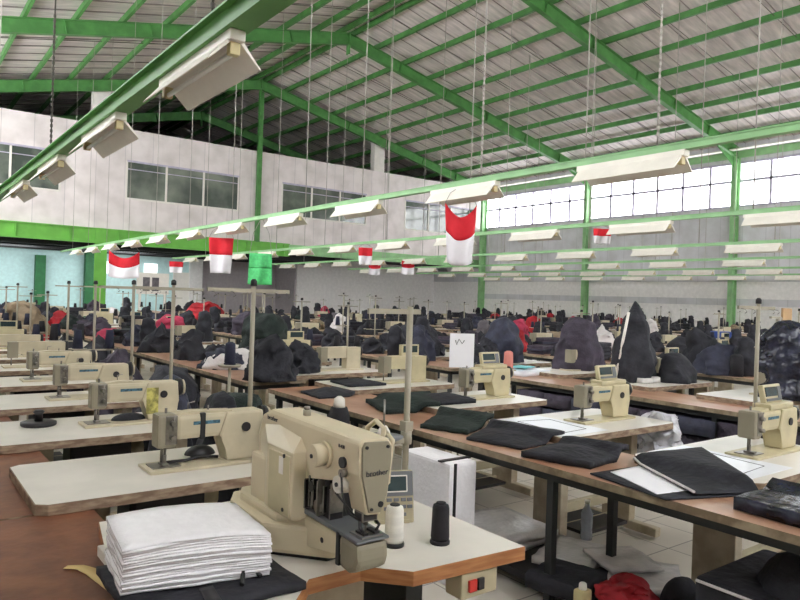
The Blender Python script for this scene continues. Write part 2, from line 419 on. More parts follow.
lp = MB().box(2.1, 4.95, 34.95, 35.1, 3.5, 3.6, fix).tube((2.15, 35.02, 3.46), (4.9, 35.02, 3.46), .05, lit).build('ceiling_light')
tag(lp, 'switched-on tube light under the mezzanine ceiling at far left', 'light')
tag(MB().box(8.9, 10.3, YE-.6, YE-.5, 1.35, 2.3, whitem).box(9.15, 9.45, YE-.61, YE-.6, 1.5, 2.1, greyfab).box(9.55, 9.85, YE-.61, YE-.6, 1.5, 2.1, greyfab).box(9.0, 9.1, YE-.6, YE-.5, 0, 1.35, whitem).box(10.1, 10.2, YE-.6, YE-.5, 0, 1.35, whitem).build('notice_board'), 'white notice board with grey panels beside the green column at far left', 'board')

# ------------------------------------------------------------------ lighting rails with lamps
def make_lamp(label):
    t = thing('hanging_lamp', label, 'lamp', (0, 0, 0), 0)
    MB().box(-.045, .045, 0, 1.2, -.06, .0, fix, bev=.006).build('housing', t)
    for sx, nm in ((-1, 'reflector'), (1, 'reflector')):
        m = MB(); a = [(sx*.02, -.055), (sx*.15, -.185), (sx*.155, -.18), (sx*.045, -.05)]
        M = Matrix(((1, 0, 0, 0), (0, 0, 1, 0), (0, 1, 0, 0), (0, 0, 0, 1)))
        m.prism(a, .03, 1.17, fix, M=M); m.build(nm, t)
    for y in (.03, 1.12): MB().box(-.03, .03, y, y+.05, -.13, -.06, socket, bev=.006).build('socket', t)
    MB().tube((0, .07, -.115), (0, 1.13, -.115), .015, tube, seg=10).build('tube', t)
    return t
lamp0 = make_lamp('')
used = False
RAILS = [1.5, 5.75, 10.3, 15.0, 19.6, 24.2, 28.6]
chain = {1.5: (3.9, 8.75, 13.6, 18.5, 23.4, 28.), 5.75: (1.3, 3.7, 6.07, 8.65, 10.4, 13.5, 16., 18.5, 21, 23.5, 26, 28.5)}
for ri, x in enumerate(RAILS):
    yend = 30.6; y0 = -1
    m = MB(); gl = green_haze if ri else green_m; zt_ = 3.095 if ri == 0 else 3.02; ww = .07 if ri == 0 else .04
    m.box(x-.03, x+.03, y0, yend, 2.96, zt_, gl).box(x-ww, x+ww, y0, yend, 2.95, 2.965, gl).box(x-ww, x+ww, y0, yend, zt_-.012, zt_, gl)
    o = tag(m.build('lamp_rail'), ['green steel lamp rail crossing the top left corner', 'pale green lamp rail sloping down from the right edge, second from the left'][ri] if ri < 2 else 'pale green hanging lamp rail, %s from the left' % ORD[ri], 'rail', 'hanging lamp rails')
    ys = chain.get(x, [v*3.1+1.1+ri*.4 for v in range(10)])
    for k, y in enumerate(ys):
        if y > 29.5: continue
        m = MB(); zt = roofz(x)-.1
        thick = (ri == 0 and k < 2) or (ri == 1 and k in (1, 2))
        if thick:
            m.tube((x, y, 3.01), (x, y, zt), .009, wirem if ri == 0 else wirel, seg=5)
            for q in range(26): m.box(x-.014, x+.014, y-.006, y+.006, 3.12+q*.06, 3.155+q*.06, wirem if ri == 0 else wirel, bev=.003)
        else: m.tube((x, y, 3.01), (x, y, zt), .007 if ri < 2 else .011, wirel, seg=5)
        tag(m.build('hanging_wire' if not thick else 'hanging_chain'), ('chain' if thick else 'thin wire')+' holding up the %s lamp rail, %s along it from the camera' % (ORD[ri], ORD[k]), 'wire', 'wires of the lamp rails')
    start = {0: 3.42, 1: 1.02, 2: 1.55, 3: 1.9, 4: 2.0, 5: 1.2, 6: 2.2}[ri]
    k = 0; y = start
    if ri == 0: ylist = [3.52, 5.8, 8.1, 10.4, 12.8, 15.2, 17.6, 20., 22.4, 24.8, 27.2]
    else: ylist = [start+2.38*q for q in range(12)]
    nl = 0
    for k, y in enumerate(ylist):
        if y > 29.3 or not (seen(x, y+1.2, 2.8) or seen(x, y+.6, 2.8)): continue
        k = nl; nl += 1
        lab = 'white tube lamp on the %s rail from the left, %s from the camera' % (ORD[ri], ORD[k])
        if not used: lamp0.location = (x, y, 2.95); lamp0['label'] = lab; lamp0['group'] = 'hanging tube lamps'; used = True
        else: dup(lamp0, (x, y, 2.95), lab, 'hanging tube lamps')

# ------------------------------------------------------------------ flags
def flag(x, y, ztop, w, h, label, sag=0., taper=.1, seed=0, ang=0., m1=None, m2=None, name='flag'):
    t = thing(name, label, 'flag' if name == 'flag' else 'cloth', (x, y, ztop), R(ang), 'flags on the lamp rails' if name == 'flag' else None)
    def mk(v0, v1):
        def fn(u, v):
            vv = v0+(v1-v0)*v; uu = u-.5; ww = w*(1-taper*vv)
            z = -vv*h-sag*(1-(2*uu)**2)*(1-vv*.75)
            return Vector((uu*ww, .04*math.sin(uu*9+seed+vv*2)*(.4+vv), z))
        return fn
    MB().sheet(mk(0, .48), 14, 6, Vector((0, .004, 0)), m1 or flagred).build('red_half' if not m1 else 'upper_half', t)
    MB().sheet(mk(.48, 1), 14, 6, Vector((0, .004, 0)), m2 or flagwhite).build('white_half' if not m1 else 'lower_half', t)
    m = MB()
    for s in (-1, 1): m.path([(s*w/2, 0, 0), (s*w*.35, 0, (2.95-ztop)*.6), (s*.02, 0, max(.02, 2.955-ztop))], .005, wirel, seg=4)
    m.build('string', t)
    return t
flag(5.78, 6.45, 2.74, .42, .74, 'large red and white flag hanging in the middle with a sagging top edge', .17, .1, 1, -20)
flag(5.78, 14.1, 2.70, .52, .76, 'red and white flag hanging straight, left of the green net cloth', .0, .2, 2, -30)
flag(5.75, 21.4, 2.68, .85, .78, 'wavy red and white flag with sagging top at far left', .22, -.05, 3, -25)
flag(5.78, 12.15, 2.3, .42, .6, 'translucent bright green net cloth hanging beside the straight flag', 0, -.1, 4, -25, greennet, greennet, 'net_cloth')
flag(10.33, 30.2, 2.84, .6, .5, 'small red and white flag far off between the two flags on the left', 0, .1, 5, -20)
flag(10.33, 15.3, 2.86, .38, .46, 'small red and white flag on the third rail left of the big one', 0, .1, 6, -20)
flag(10.33, 7.7, 2.9, .32, .27, 'small red and white flag in front of the grey side wall', 0, .0, 7, -35)
flag(15.03, 5.9, 2.74, .5, .5, 'small red and white flag cut by the right edge', 0, .0, 8, -35)
flag(15.03, 21.6, 2.9, .5, .5, 'dark red flag far off, left one of two below the middle rails', .05, .1, 9, -20)
flag(15.03, 19.5, 2.9, .5, .5, 'dark red flag far off, right one of two below the middle rails', .05, .1, 10, -20)

# ------------------------------------------------------------------ sewing machine
def make_machine(name, label, panel=False, body=None, band=False, stain=False):
    b = body or cream2
    t = thing(name, label, 'sewing machine', (0, 0, 0))
    MB().box(-.07, .47, -.088, .088, 0, .014, b, bev=.004).build('bed', t)
    m = MB().box(-.05, .07, -.05, .05, .014, .019, steel, bev=.002); m.build('needle_plate', t)
    m = MB()
    m.box(.045, .32, -.042, .042, .125, .232, b, bev=.02)
    m.prism([(.045, .236), (.12, .244), (.3, .236), (.3, .22), (.045, .22)], -.03, .03, b, M=Matrix(((1, 0, 0, 0), (0, 0, 1, 0), (0, 1, 0, 0), (0, 0, 0, 1))))
    m.build('arm', t)
    m = MB()
    pts = [(.275, .014), (.44, .014), (.45, .12), (.445, .232), (.27, .232), (.235, .128), (.262, .11)]
    m.prism(pts, -.05, .05, b, M=Matrix(((1, 0, 0, 0), (0, 0, 1, 0), (0, 1, 0, 0), (0, 0, 0, 1))), bev=.012)
    m.build('column', t)
    m = MB().box(-.032, .05, -.045, .045, .095, .238, facem, bev=.012); m.build('face_plate', t)
    m = MB().box(.0, .05, -.047, -.038, .11, .232, steel, bev=.003)
    for z in (.14, .2): m.tube((.028, -.045, z), (.028, -.068, z), .014, steel, r2=.01)
    m.tube((.03, -.05, .17), (.03, -.06, .235), .003, steel, seg=6); m.build('tension_unit', t)
    m = MB().tube((0, 0, .03), (0, 0, .1), .006, steel, seg=8).tube((0, 0, .02), (0, 0, .035), .002, steel, seg=6).tube((.014, .0, .04), (.014, 0, .26), .006, steel, seg=8)
    m.build('needle_bar', t)
    MB().box(-.008, .022, -.035, .02, .02, .028, steel, bev=.002).box(.004, .02, -.006, .006, .028, .06, steel).build('presser_foot', t)
    m = MB().tube((.45, 0, .19), (.475, 0, .19), .052, dark, seg=20).tube((.475, 0, .19), (.49, 0, .19), .045, b, seg=20); m.build('handwheel', t)
    m = MB().tube((.36, -.05, .16), (.36, -.056, .16), .021, dark, seg=16); m.build('stitch_dial', t)
    MB().box(.12, .24, -.0435, -.042, .185, .2, bluelab).build('blue_label', t)
    m = MB().path([(.12, .03, .235), (.12, .03, .27), (.15, .03, .275)], .003, steel, seg=5).path([(.2, 0, .236), (.2, 0, .26)], .004, steel, seg=5); m.build('thread_guide', t)
    if band: MB().box(.15, .175, -.045, .045, .12, .236, dark, bev=.006).build('dark_band', t)
    if stain: MB().box(.262, .33, -.0512, -.049, .05, .2, yellowpaint).build('yellow_sticker', t)
    if panel:
        MB().box(.15, .42, -.04, .06, .232, .262, b, bev=.008).build('panel_mount', t)
        M = Matrix.Translation((.28, 0, .262)) @ Matrix.Rotation(R(-12), 4, 'X')
        p = MB().box(-.1, .1, -.0, .03, 0, .1, b, bev=.008, M=M).build('control_panel', t)
        MB().box(-.085, .04, -.004, .001, .035, .085, screen, M=M).build('display', p)
        q = MB()
        q.box(-.085, .085, -.004, 0, .01, .024, greyplas, M=M).box(.05, .085, -.004, 0, .024, .085, greyplas, M=M)
        q.build('key_strip', p)
    return t
def mach_far(name, label, panel, b):
    t = MB().box(-.07, .47, -.088, .088, 0, .014, b).box(.045, .32, -.042, .042, .125, .24, b).box(.28, .45, -.05, .05, .014, .235, b).box(-.03, .05, -.045, .045, .09, .238, facem).tube((0, 0, .02), (0, 0, .1), .006, steel, seg=5).tube((.45, 0, .19), (.48, 0, .19), .052, dark, seg=10)
    if panel: t.box(.18, .38, -.02, .02, .24, .34, b).box(.2, .36, -.025, -.02, .27, .33, screen)
    return tag(t.build(name), label, 'sewing machine')
# work table for one machine; origin at front-left corner of top on floor level
def make_table(label, detail=True, top=tablew, edge=edgew, L=1.12, D=.66):
    if not detail:
        o = MB().prism([(0, .03), (.04, 0), (L-.04, 0), (L, .03), (L, D-.03), (L-.04, D), (.04, D), (0, D-.03)], .72, .76, edge, top=top)
        for x in (.27, L-.2): o.box(x-.03, x+.03, .05, .6, .03, .1, legm).box(x-.025, x+.025, .22, .42, .1, .72, legm)
        o.box(.35, .75, .2, .5, .55, .72, dark)
        return tag(o.build('sewing_table'), label, 'table')
    t = thing('sewing_table', label, 'table')
    MB().prism([(0, .03), (.04, 0), (L-.04, 0), (L, .03), (L, D-.03), (L-.04, D), (.04, D), (0, D-.03)], .72, .76, edge, top=top, bev=.004).build('tabletop', t)
    for x in (.27, L-.14):
        lg = MB().box(x-.035, x+.035, .22, .44, .08, .72, legm, bev=.006).build('leg', t)
        MB().box(x-.03, x+.03, .02, .64, .02, .08, legm, bev=.01).build('foot', lg)
    MB().box(.27, L-.14, .3, .34, .2, .26, beigem).build('cross_bar', t)
    MB().box(.35, .78, .12, .46, .115, .135, dark, M=Matrix.Translation((0, 0, 0)) ).tube((.3, .3, .125), (.85, .3, .125), .012, beigem).build('treadle', t)
    MB().box(.4, .72, .28, .5, .5, .715, dark, bev=.02).tube((.72, .39, .6), (.8, .39, .6), .06, beigem).build('motor', t)
    return t
def cone(parent, x, y, z, r, h, m, name='thread_cone'):
    return MB().lathe([(r*.95, 0), (r, .01), (r*.8, h*.9), (r*.72, h*.97), (r*.3, h), (r*.3, h+.01)], m, (x, y, z), seg=14).build(name, parent)
def make_stand(label, cm, far=False, bare=False):
    if far:
        m = MB().tube((0, 0, 0), (0, 0, .8), .011, polem, seg=6).box(-.13, .12, -.006, .006, .77, .782, polem).box(-.16, .16, -.012, .012, .22, .232, polem).lathe([(.075, .232), (.075, .24)], polem, (-.13, 0, 0), seg=10)
        m.lathe([(.045, .24), (.03, .4)], cm, (-.13, 0, 0), seg=8).lathe([(.045, .24), (.03, .4)], cm, (.13, 0, 0), seg=8).lathe([(.02, .8), (.015, .83)], dark, seg=6)
        return tag(m.build('thread_stand'), label, 'thread stand')
    t = thing('thread_stand', label, 'thread stand')
    MB().tube((0, 0, -.04), (0, 0, .8), .0115, polem, seg=12).lathe([(.03, 0), (.03, .02), (.014, .03)], polem).build('pole', t)
    MB().lathe([(.017, .8), (.017, .825), (.008, .835)], dark, seg=10).build('cap', t)
    m = MB().box(-.24, .2, -.006, .006, .765, .785, polem)
    for x in (-.22, -.12, .12, .18): m.path([(x, 0, .77), (x, -.03, .765), (x+.012, -.035, .75), (x, -.03, .742)], .0025, steel, seg=5)
    m.build('guide_bar', t)
    if bare: return t
    m = MB().box(-.17, .17, -.01, .01, .215, .23, polem).lathe([(.02, .21), (.02, .25)], polem)
    m.build('spool_arm', t)
    for x in (-.14, .14):
        tr = MB().lathe([(.02, .23), (.075, .235), (.078, .245), (.07, .24), (.02, .24)], polem, (x, 0, 0), seg=20).tube((x, 0, .24), (x, 0, .36), .004, steel, seg=6).build('spool_tray', t)
    return t

# ------------------------------------------------------------------ left row (row A)
benchA = MB().box(-.15, .63, -.4, 2.66, .69, .72, edgew, top=brown).build('workbench'); 
def bench(label, x0, x1, y0, y1, z=.72, top=benchm, edge=edgem, detail=True, leg=blackmetal, ys=None):
    t = thing('workbench', label, 'table')
    MB().box(x0, x1, y0, y1, z-.035, z, edge, top=top, bev=0).build('tabletop', t)
    MB().box(x0+.04, x1-.04, y0+.05, y0+.08, z-.08, z-.035, leg).box(x0+.04, x0+.07, y0+.05, y1-.05, z-.08, z-.035, leg).box(x0+.04, x1-.04, y1-.08, y1-.05, z-.08, z-.035, leg).build('under_frame', t)
    n = max(2, int(round((y1-y0)/1.25))+1)
    for y in (ys or [y0+.08+(y1-y0-.16)*k/(n-1) for k in range(n)]):
        for x in (x0+.06, x1-.06): MB().box(x-.02, x+.02, y-.02, y+.02, 0, z-.08, leg).build('leg', t)
    return t
bpy.data.objects.remove(benchA)
bench('long dark brown hardboard workbench at the left edge under the white tables', -.25, .63, -.6, 2.66, top=brown, edge=edgew)
bench('dark brown hardboard workbench continuing behind the nearest white table at left', -.25, .63, 2.68, 8.6, top=brown, edge=edgew)
bench('far dark brown workbench at left behind the second white bench tables', -.25, .63, 8.62, 29, top=brown, edge=edgew)
PITCH = 1.08
yA = [2.63+PITCH*k for k in range(25)]
tdet = make_table('white sewing table with worn brown edge behind the foam stack'); tdet.location = (.44, yA[0], 0)
for o in tdet.children:
    pass
tfar = make_table('', detail=False)
mdet = make_machine('sewing_machine', '', band=True); mdet.location = (.965, yA[0]+.30, .76); mdet['label'] = 'cream sewing machine with a dark band around its arm, left of the big cream bartacker'
mA3 = make_machine('sewing_machine', '')
mA2 = make_machine('sewing_machine', 'cream sewing machine with a yellow sticker on its column on the second left table', body=cream2, stain=True); mA2.location = (.96, yA[1]+.34, .76)
mfar = mach_far('sewing_machine', '', False, cream2); mfarp = mach_far('sewing_machine', '', True, cream3)
stdet = make_stand('', threadk, bare=True); stfar = make_stand('', threadn, True); stfar2 = make_stand('', threadk, True)
usedflag = {}
def place(proto, loc, label, group, rz=None, sc=None):
    k = proto.name
    if sc is None and proto in (stfar, stfar2): q_ = random.uniform(.8, 1.02); sc = (1, 1, q_)
    if proto in (stfar, stfar2) and rz is None: rz = random.uniform(-.5, .5)
    if k not in usedflag:
        usedflag[k] = 1; proto.location = loc; proto['label'] = label; proto['group'] = group
        if rz is not None: proto.rotation_euler.z = rz
        return proto
    return dup(proto, loc, label, group, rz, sc)
usedflag[tdet.name] = usedflag[mdet.name] = usedflag[mA2.name] = 1; tdet['group'] = 'white sewing tables'; mdet['group'] = 'sewing machines'; mA2['group'] = 'sewing machines'
for k, y in enumerate(yA):
    if k: place(tdet if k < 4 else tfar, (.44+random.uniform(-.03, .03), y, 0), 'white sewing table, %s in the left row from the camera' % ORD[k] if k < 22 else 'white sewing table at the far end of the left row', 'white sewing tables')
    if k in (2, 3): place(mA3, (.97, y+.32, .76), 'plain cream sewing machine, %s in the left row from the camera' % ORD[k], 'sewing machines')
    if k > 3: place(mfar if k % 3 else mfarp, (.97+random.uniform(-.04, .04), y+.33, .76), 'cream sewing machine, %s in the left row from the camera' % ORD[k] if k < 22 else 'cream sewing machine at the far end of the left row', 'sewing machines')
sy = [(1.49, 3.2), (1.50, 4.42), (1.50, 5.3)]
for k, (x, y) in enumerate(sy):
    place(stdet, (x, y, .76), 'thread stand pole on the %s white table of the left row' % ORD[k], 'thread stands')
for k, y in enumerate(yA[3:], 3):
    place(stfar if k % 2 else stfar2, (1.48, y+.5, .76), 'thread stand, %s in the left row from the camera' % ORD[k] if k < 22 else 'thread stand at the far end of the left row', 'thread stands')

# ------------------------------------------------------------------ rows to the right
ROWX = [2.63+2.72*k for k in range(10)]
for r, x0 in enumerate(ROWX):
    if r == 0:
        bench('long brown workbench with black square legs in the right foreground', x0, x0+.62, .2, 5.3, ys=[.45, 2.25, 4.05, 5.2])
        bench('brown workbench behind the right foreground one, left of the middle', x0, x0+.62, 5.75, 11)
        bench('far brown workbench in line with the right foreground one', x0, x0+.62, 11.3, 27)
    elif r < 4:
        bench('brown workbench, %s one counting right from the foreground bench, near half' % ORD[r], x0, x0+.62, max(.6, x0*.42-.8), x0+.3)
        bench('brown workbench, %s one counting right from the foreground bench, far half' % ORD[r], x0, x0+.62, x0+.7, 28)
    else:
        bench('brown workbench, %s one counting right from the foreground bench' % ORD[r], x0, x0+.62, x0*.42-.8, 28)
mdB = make_machine('sewing_machine', '', panel=True, body=cream3)
CL = []
def yrow(r, k): return 1.42+PITCH*k+(0, .12, -.1, .2, .05, 0, .1, -.1, .15, 0)[r]
nm = {0: 'foreground'}
for r, x0 in enumerate(ROWX):
    for k in range(0, 24):
        y = yrow(r, k); xt = x0+.45
        if y > 26 or not any(seen(xt+a, y+b, .8) for a in (0, .5, 1.1) for b in (0, .6)): continue
        d = math.hypot(xt, y)
        if d > 16 and (k+r) % 2: continue
        n_ = sum(1 for c in CL if c[0] == r)
        near = d < 5.2
        rn = '%s row right of the aisle' % ORD[r]
        lab = '%s, %s from camera' % (rn, ORD[n_]); lab2 = 'the %s table, %s' % (ORD[n_], rn)
        place(tdet if near else tfar, (xt+random.uniform(-.02, .02), y, 0), 'white sewing table, '+lab, 'white sewing tables')
        if d < 8 or random.random() < (.65 if d < 14 else .4):
            p = mdB if (near and k != 4) else (mA3 if near else (mfarp if (k+r) % 2 else mfar))
            place(p, (xt+.53+random.uniform(-.03, .03), y+.32, .76), 'cream sewing machine%s on ' % (' with display' if p in (mdB, mfarp) else '')+lab2, 'sewing machines')
        if near:
            if k == 0: place(stdet, (xt+1.08, y+.55, .76), 'thread stand at '+lab2, 'thread stands')
        elif random.random() < .62: place(stfar if (k+r) % 2 else stfar2, (xt+1.0+random.uniform(-.1, .05), y+.5, .76), 'thread stand with cones at '+lab2, 'thread stands')
        CL.append((r, n_, x0, xt, y, d))
# garment heaps and boxes strewn over the benches and tables
cols = [blackfab, blackfab, blackfab, blackfab, navyfab, blackfab, lilac, greenblack, greyfab, whitefab, redfab, lilac, pinkfab, navyfab, tanfab]
cn = {blackfab: 'black', navyfab: 'navy', lilac: 'purple-black', greenblack: 'dark green', greyfab: 'grey', whitefab: 'white', redfab: 'red', tanfab: 'tan', pinkfab: 'magenta'}
random.seed(21)
HP = {}
for m_ in set(cols):
    for j in range(3):
        HP[(m_, j)] = None
def heap_obj(x, y, z, m_, j, s, label, grp='garment heaps'):
    key = (m_, j)
    if HP.get(key) is None:
        p, h, rx, ry = ((.5, .26, .26, .2), (.42, .36, .24, .19), (.22, .18, .27, .2))[j]
        o = MB().heap(0, 0, 0, rx, ry, h, hash(m_.name) % 17*1.0 if False else len(m_.name)*1.3+j, m_, p=p, n=34, k=18, amp=.42, f=8, fold=.07).build('garment_heap')
        tag(o, label, 'clothes', grp); o.location = (x, y, z); HP[key] = o
    else:
        o = HP[key].copy(); C.objects.link(o); o.location = (x, y, z); o['label'] = label; o['group'] = grp
    o.scale = s; o.rotation_euler.z = random.uniform(0, 6.28); return o
nh = 0
for (r, k, x0, xt, y, d) in CL:
    if d < 6.5 or (r == 1 and d < 8): continue
    m_ = random.choice(cols if d > 11 else cols[:6]); j = random.choice((0, 0, 1, 1, 2))
    s = random.uniform(.75, 1.15)
    if nh < 290:
        heap_obj(x0+.3, y+.1, .72, m_, j, (s, s, s*random.uniform(.8, 1.3)), '%s garment heap on bench by the %s table, %s row right of the aisle' % (cn[m_], ORD[k], ORD[r])); nh += 1
    if random.random() < .8 and nh < 290:
        m2 = random.choice(cols[:6]); s = random.uniform(.6, .9)
        heap_obj(xt+.28, y+.3, .76, m2, random.choice((0, 2, 1)), (s, s, s), '%s garment pile on the %s table, %s row right of the aisle' % (cn[m2], ORD[k], ORD[r])); nh += 1
for k, y in enumerate(yA[5:22], 5):
    m_ = random.choice([blackfab, tanfab, greyfab, blackfab, whitefab, redfab]); s = random.uniform(.7, .95)
    heap_obj(.3, y+.3, .72 if False else .76, m_, 0, (s*.8, s*.8, s*.8), '%s heap of garments on the %s table of the left row' % (cn[m_], ORD[k]))
    m_ = random.choice([blackfab, navyfab, blackfab, redfab, lilac, pinkfab]); s = random.uniform(.8, 1.1)
    if k > 4: heap_obj(2.1, y, .0, m_, 1, (1.3*s, 1.3*s, 2.3*s), '%s garments piled tall in the aisle beside the %s table of the left row' % (cn[m_], ORD[k]))

# ------------------------------------------------------------------ bartacker table
def Zt(x): return x
BT = thing('bartacker_table', 'white table with orange wooden edge and a cut-out front under the big cream machine', 'table')
MB().prism([(.535, 1.36), (.84, 1.5), (.93, 1.6), (1.1, 1.6), (1.2, 1.485), (1.62, 1.455), (1.625, 2.36), (.58, 2.36), (.54, 2.12)], .718, .76, orange, top=tablew, bev=.002).build('tabletop', BT)
for x in (.72, 1.42):
    l = MB().box(x-.035, x+.035, 1.75, 2.0, .06, .718, blackmetal, bev=.005).build('leg', BT); MB().box(x-.035, x+.035, 1.55, 2.25, 0, .06, blackmetal, bev=.008).build('foot', l)
MB().box(.98, 1.2, 1.72, 1.95, .45, .716, legm, bev=.01).build('motor_housing', BT)
sb = MB().box(1.375, 1.52, 1.475, 1.55, .64, .716, beigem, bev=.006).build('switch_box', BT)
MB().box(1.40, 1.43, 1.466, 1.476, .66, .695, redbtn, bev=.003).build('red_button', sb); MB().box(1.435, 1.46, 1.466, 1.476, .66, .695, dark, bev=.003).build('black_button', sb)
MB().path([(1.4, 1.5, .64), (1.395, 1.5, .4), (1.42, 1.52, .1), (1.46, 1.6, .01)], .005, dark).build('cable', sb)

# bartacking machine: axis along Y, face towards -Y; local x centre 0
bt = thing('bartacking_machine', 'big cream bartacking machine in the foreground with a long arm and grey work clamp', 'sewing machine', (1.035, 0, .76))
YZ = Matrix(((0, 0, 1, 0), (1, 0, 0, 0), (0, 1, 0, 0), (0, 0, 0, 1)))      # (a,b,c) -> x=c, y=a, z=b
XZ = Matrix(((1, 0, 0, 0), (0, 0, -1, 0), (0, 1, 0, 0), (0, 0, 0, 1)))     # (a,b,c) -> x=a, y=-c, z=b
m = MB(); m.prism([(-.14, 1.82), (-.125, 2.08), (-.08, 2.16), (.08, 2.16), (.14, 2.08), (.15, 1.82), (.04, 1.655), (.0, 1.655)][::-1], .012, .098, cream, bev=.012)
m.prism([(-.105, 1.8), (-.1, 2.06), (-.07, 2.12), (.07, 2.12), (.11, 2.06), (.11, 1.8), (.035, 1.69), (-.02, 1.69)][::-1], .09, .122, cream, bev=.012)
m.prism([(-.13, 1.84), (-.115, 2.07), (.13, 2.07), (.135, 1.84), (.03, 1.68), (-.0, 1.68)][::-1], 0, .014, dark)
m.build('base', bt)
m = MB(); m.prism([(1.51, .07), (1.7, .045), (1.85, .045), (1.85, .13), (1.51, .125)], -.048, .048, cream, M=YZ, bev=.01); m.tube((-.049, 1.63, .085), (-.045, 1.63, .085), .008, dark); m.build('bed_arm', bt)
m = MB().prism([(1.45, .08), (1.46, .052), (1.49, .038), (1.54, .045), (1.54, .128), (1.455, .122)], -.05, .05, facem, M=YZ, bev=.014); m.build('bed_cap', bt)
MB().box(-.053, .053, 1.535, 1.552, .045, .134, dark, bev=.003).build('band', bt)
m = MB().prism([(1.45, .126), (1.45, .133), (1.72, .15), (1.78, .15), (1.78, .135)], -.052, .05, greyplas, M=YZ, bev=.002).box(-.035, .035, 1.455, 1.515, .134, .141, steel, bev=.002).box(-.025, -.01, 1.46, 1.50, .141, .147, dark).box(.01, .025, 1.46, 1.50, .141, .147, dark)
m.build('feed_plate', bt)
m = MB().prism([(1.50, .365), (1.5, .29), (1.56, .262), (1.74, .248), (1.76, .12), (2.03, .12), (2.05, .31), (2.02, .375), (1.96, .40), (1.5, .392)], -.05, .055, cream, M=YZ, bev=.013)
m.box(-.085, .06, 1.735, 2.02, .11, .262, cream, bev=.01)
m.build('arm', bt)
m = MB().prism([(-.022, .195), (.022, .192), (.045, .24), (.054, .34), (.054, .375), (.04, .392), (-.042, .395), (-.052, .38), (-.048, .3)], -1.53, -1.456, cream, M=XZ, bev=.006)
m.build('head', bt)
m = MB(); m.prism([(-.018, .203), (.018, .2), (.038, .245), (.047, .34), (.047, .37), (.037, .384), (-.036, .387), (-.044, .372), (-.042, .3)], -1.457, -1.449, facem, M=XZ, bev=.002)
fp = m.build('face_plate', bt)
for x, z, rr in ((-.033, .374, .0045), (.034, .371, .0045), (-.012, .212, .004), (.016, .222, .008)): MB().tube((x, 1.45, z), (x, 1.445, z), rr, dark).build('screw', fp)
text('brother', .021, ink, fp, (.002, 1.4475, .305), (R(90), 0, 0), xs=1.05)
# side cover: flat outer panel, chamfered towards the back, sloping lid above
m = MB().prism([(-.095, 1.725), (-.095, 1.885), (-.045, 2.04), (.02, 2.04), (.02, 1.725)][::-1], .118, .312, cream, bev=.006)
vb = [(-.095, 1.725, .312), (-.095, 1.885, .312), (-.045, 2.04, .312), (-.045, 1.725, .312), (-.05, 1.76, .345), (-.05, 1.9, .36), (-.04, 2.02, .355)]
V = [m.bm.verts.new(v) for v in vb]; ii = m.mi(cream)
for q in ((0, 1, 5, 4), (1, 2, 6, 5), (0, 4, 3), (2, 3, 6), (3, 4, 5, 6)):
    ff = m.bm.faces.new([V[k] for k in q]); ff.material_index = ii
m.box(-.0985, -.09, 1.735, 1.87, .125, .3, cream3, bev=.003); sc = m.build('side_cover', bt)
MB().box(-.1, -.098, 1.775, 1.80, .24, .29, whitem).build('sticker', sc)
for z in (.14, .295): MB().tube((-.101, 1.77, z), (-.097, 1.77, z), .006, dark).build('screw', sc)
MB().tube((-.05, 1.62, .325), (-.06, 1.62, .325), .037, cream, seg=24).tube((-.06, 1.62, .325), (-.095, 1.62, .325), .031, cream, seg=24).tube((-.095, 1.62, .325), (-.098, 1.62, .325), .006, dark).build('handwheel', bt)
MB().tube((-.05, 1.528, .322), (-.058, 1.528, .322), .015, dark, seg=14).tube((-.052, 1.515, .298), (-.068, 1.515, .298), .011, steel, seg=12).build('tension_dial', bt)
MB().tube((-.02, 1.54, .262), (-.062, 1.54, .262), .026, whitem, seg=18, r2=.023).tube((-.062, 1.54, .262), (-.066, 1.54, .262), .006, dark).build('bobbin_winder', bt)
text('brother', .02, ink, bt, (-.0512, 1.945, .372), (R(90), 0, R(-90)), xs=1.1)
text('B-430', .013, ink, bt, (-.0512, 1.54, .362), (R(90), 0, R(-90)))
m = MB().tube((0, 1.49, .16), (0, 1.49, .21), .007, steel).tube((.0, 1.49, .14), (0, 1.49, .17), .003, steel).box(-.025, .025, 1.47, 1.51, .172, .2, dark, bev=.004).path([(-.02, 1.49, .18), (-.03, 1.47, .16), (-.02, 1.47, .145)], .005, dark).path([(.02, 1.49, .18), (.03, 1.47, .16), (.02, 1.47, .145)], .005, dark)
m.build('work_clamp', bt)
m = MB()
random.seed(5)
for q in range(12): m.box(-.05+random.uniform(-.01, .02), -.02+random.uniform(-.01, .03), 1.6+q*.011, 1.606+q*.011, .14+random.uniform(0, .03), .21+random.uniform(0, .04), dark if q % 2 else steel, bev=.002)
m.box(-.035, .045, 1.62, 1.735, .12, .25, dark).tube((-.05, 1.66, .17), (-.03, 1.66, .17), .02, steel).tube((-.055, 1.69, .22), (-.03, 1.69, .22), .015, dark); m.build('linkage', bt)
MB().path([(-.066, 1.515, .30), (-.07, 1.50, .25), (-.06, 1.49, .2), (-.03, 1.48, .18)], .003, dark).build('thread_lever', bt)
MB().path([(-.062, 1.545, .24), (-.05, 1.53, .22), (-.03, 1.5, .185)], .003, dark).build('thread', bt)
MB().path([(.055, 1.56, .30), (.075, 1.54, .33), (.08, 1.53, .40), (.08, 1.57, .415), (.08, 1.61, .39), (.075, 1.62, .31), (.055, 1.63, .29)], .008, cream).build('lifting_handle', bt)
MB().path([(.055, 1.56, .2), (.12, 1.56, .24), (.125, 1.55, .36), (.125, 1.585, .38), (.12, 1.6, .3), (.06, 1.6, .2)], .008, cream).build('lifting_handle', bt)
MB().tube((0, 1.82, .395), (0, 1.82, .415), .012, polem).tube((.0, 1.82, .415), (0, 1.82, .425), .009, steel).build('thread_pin', bt)
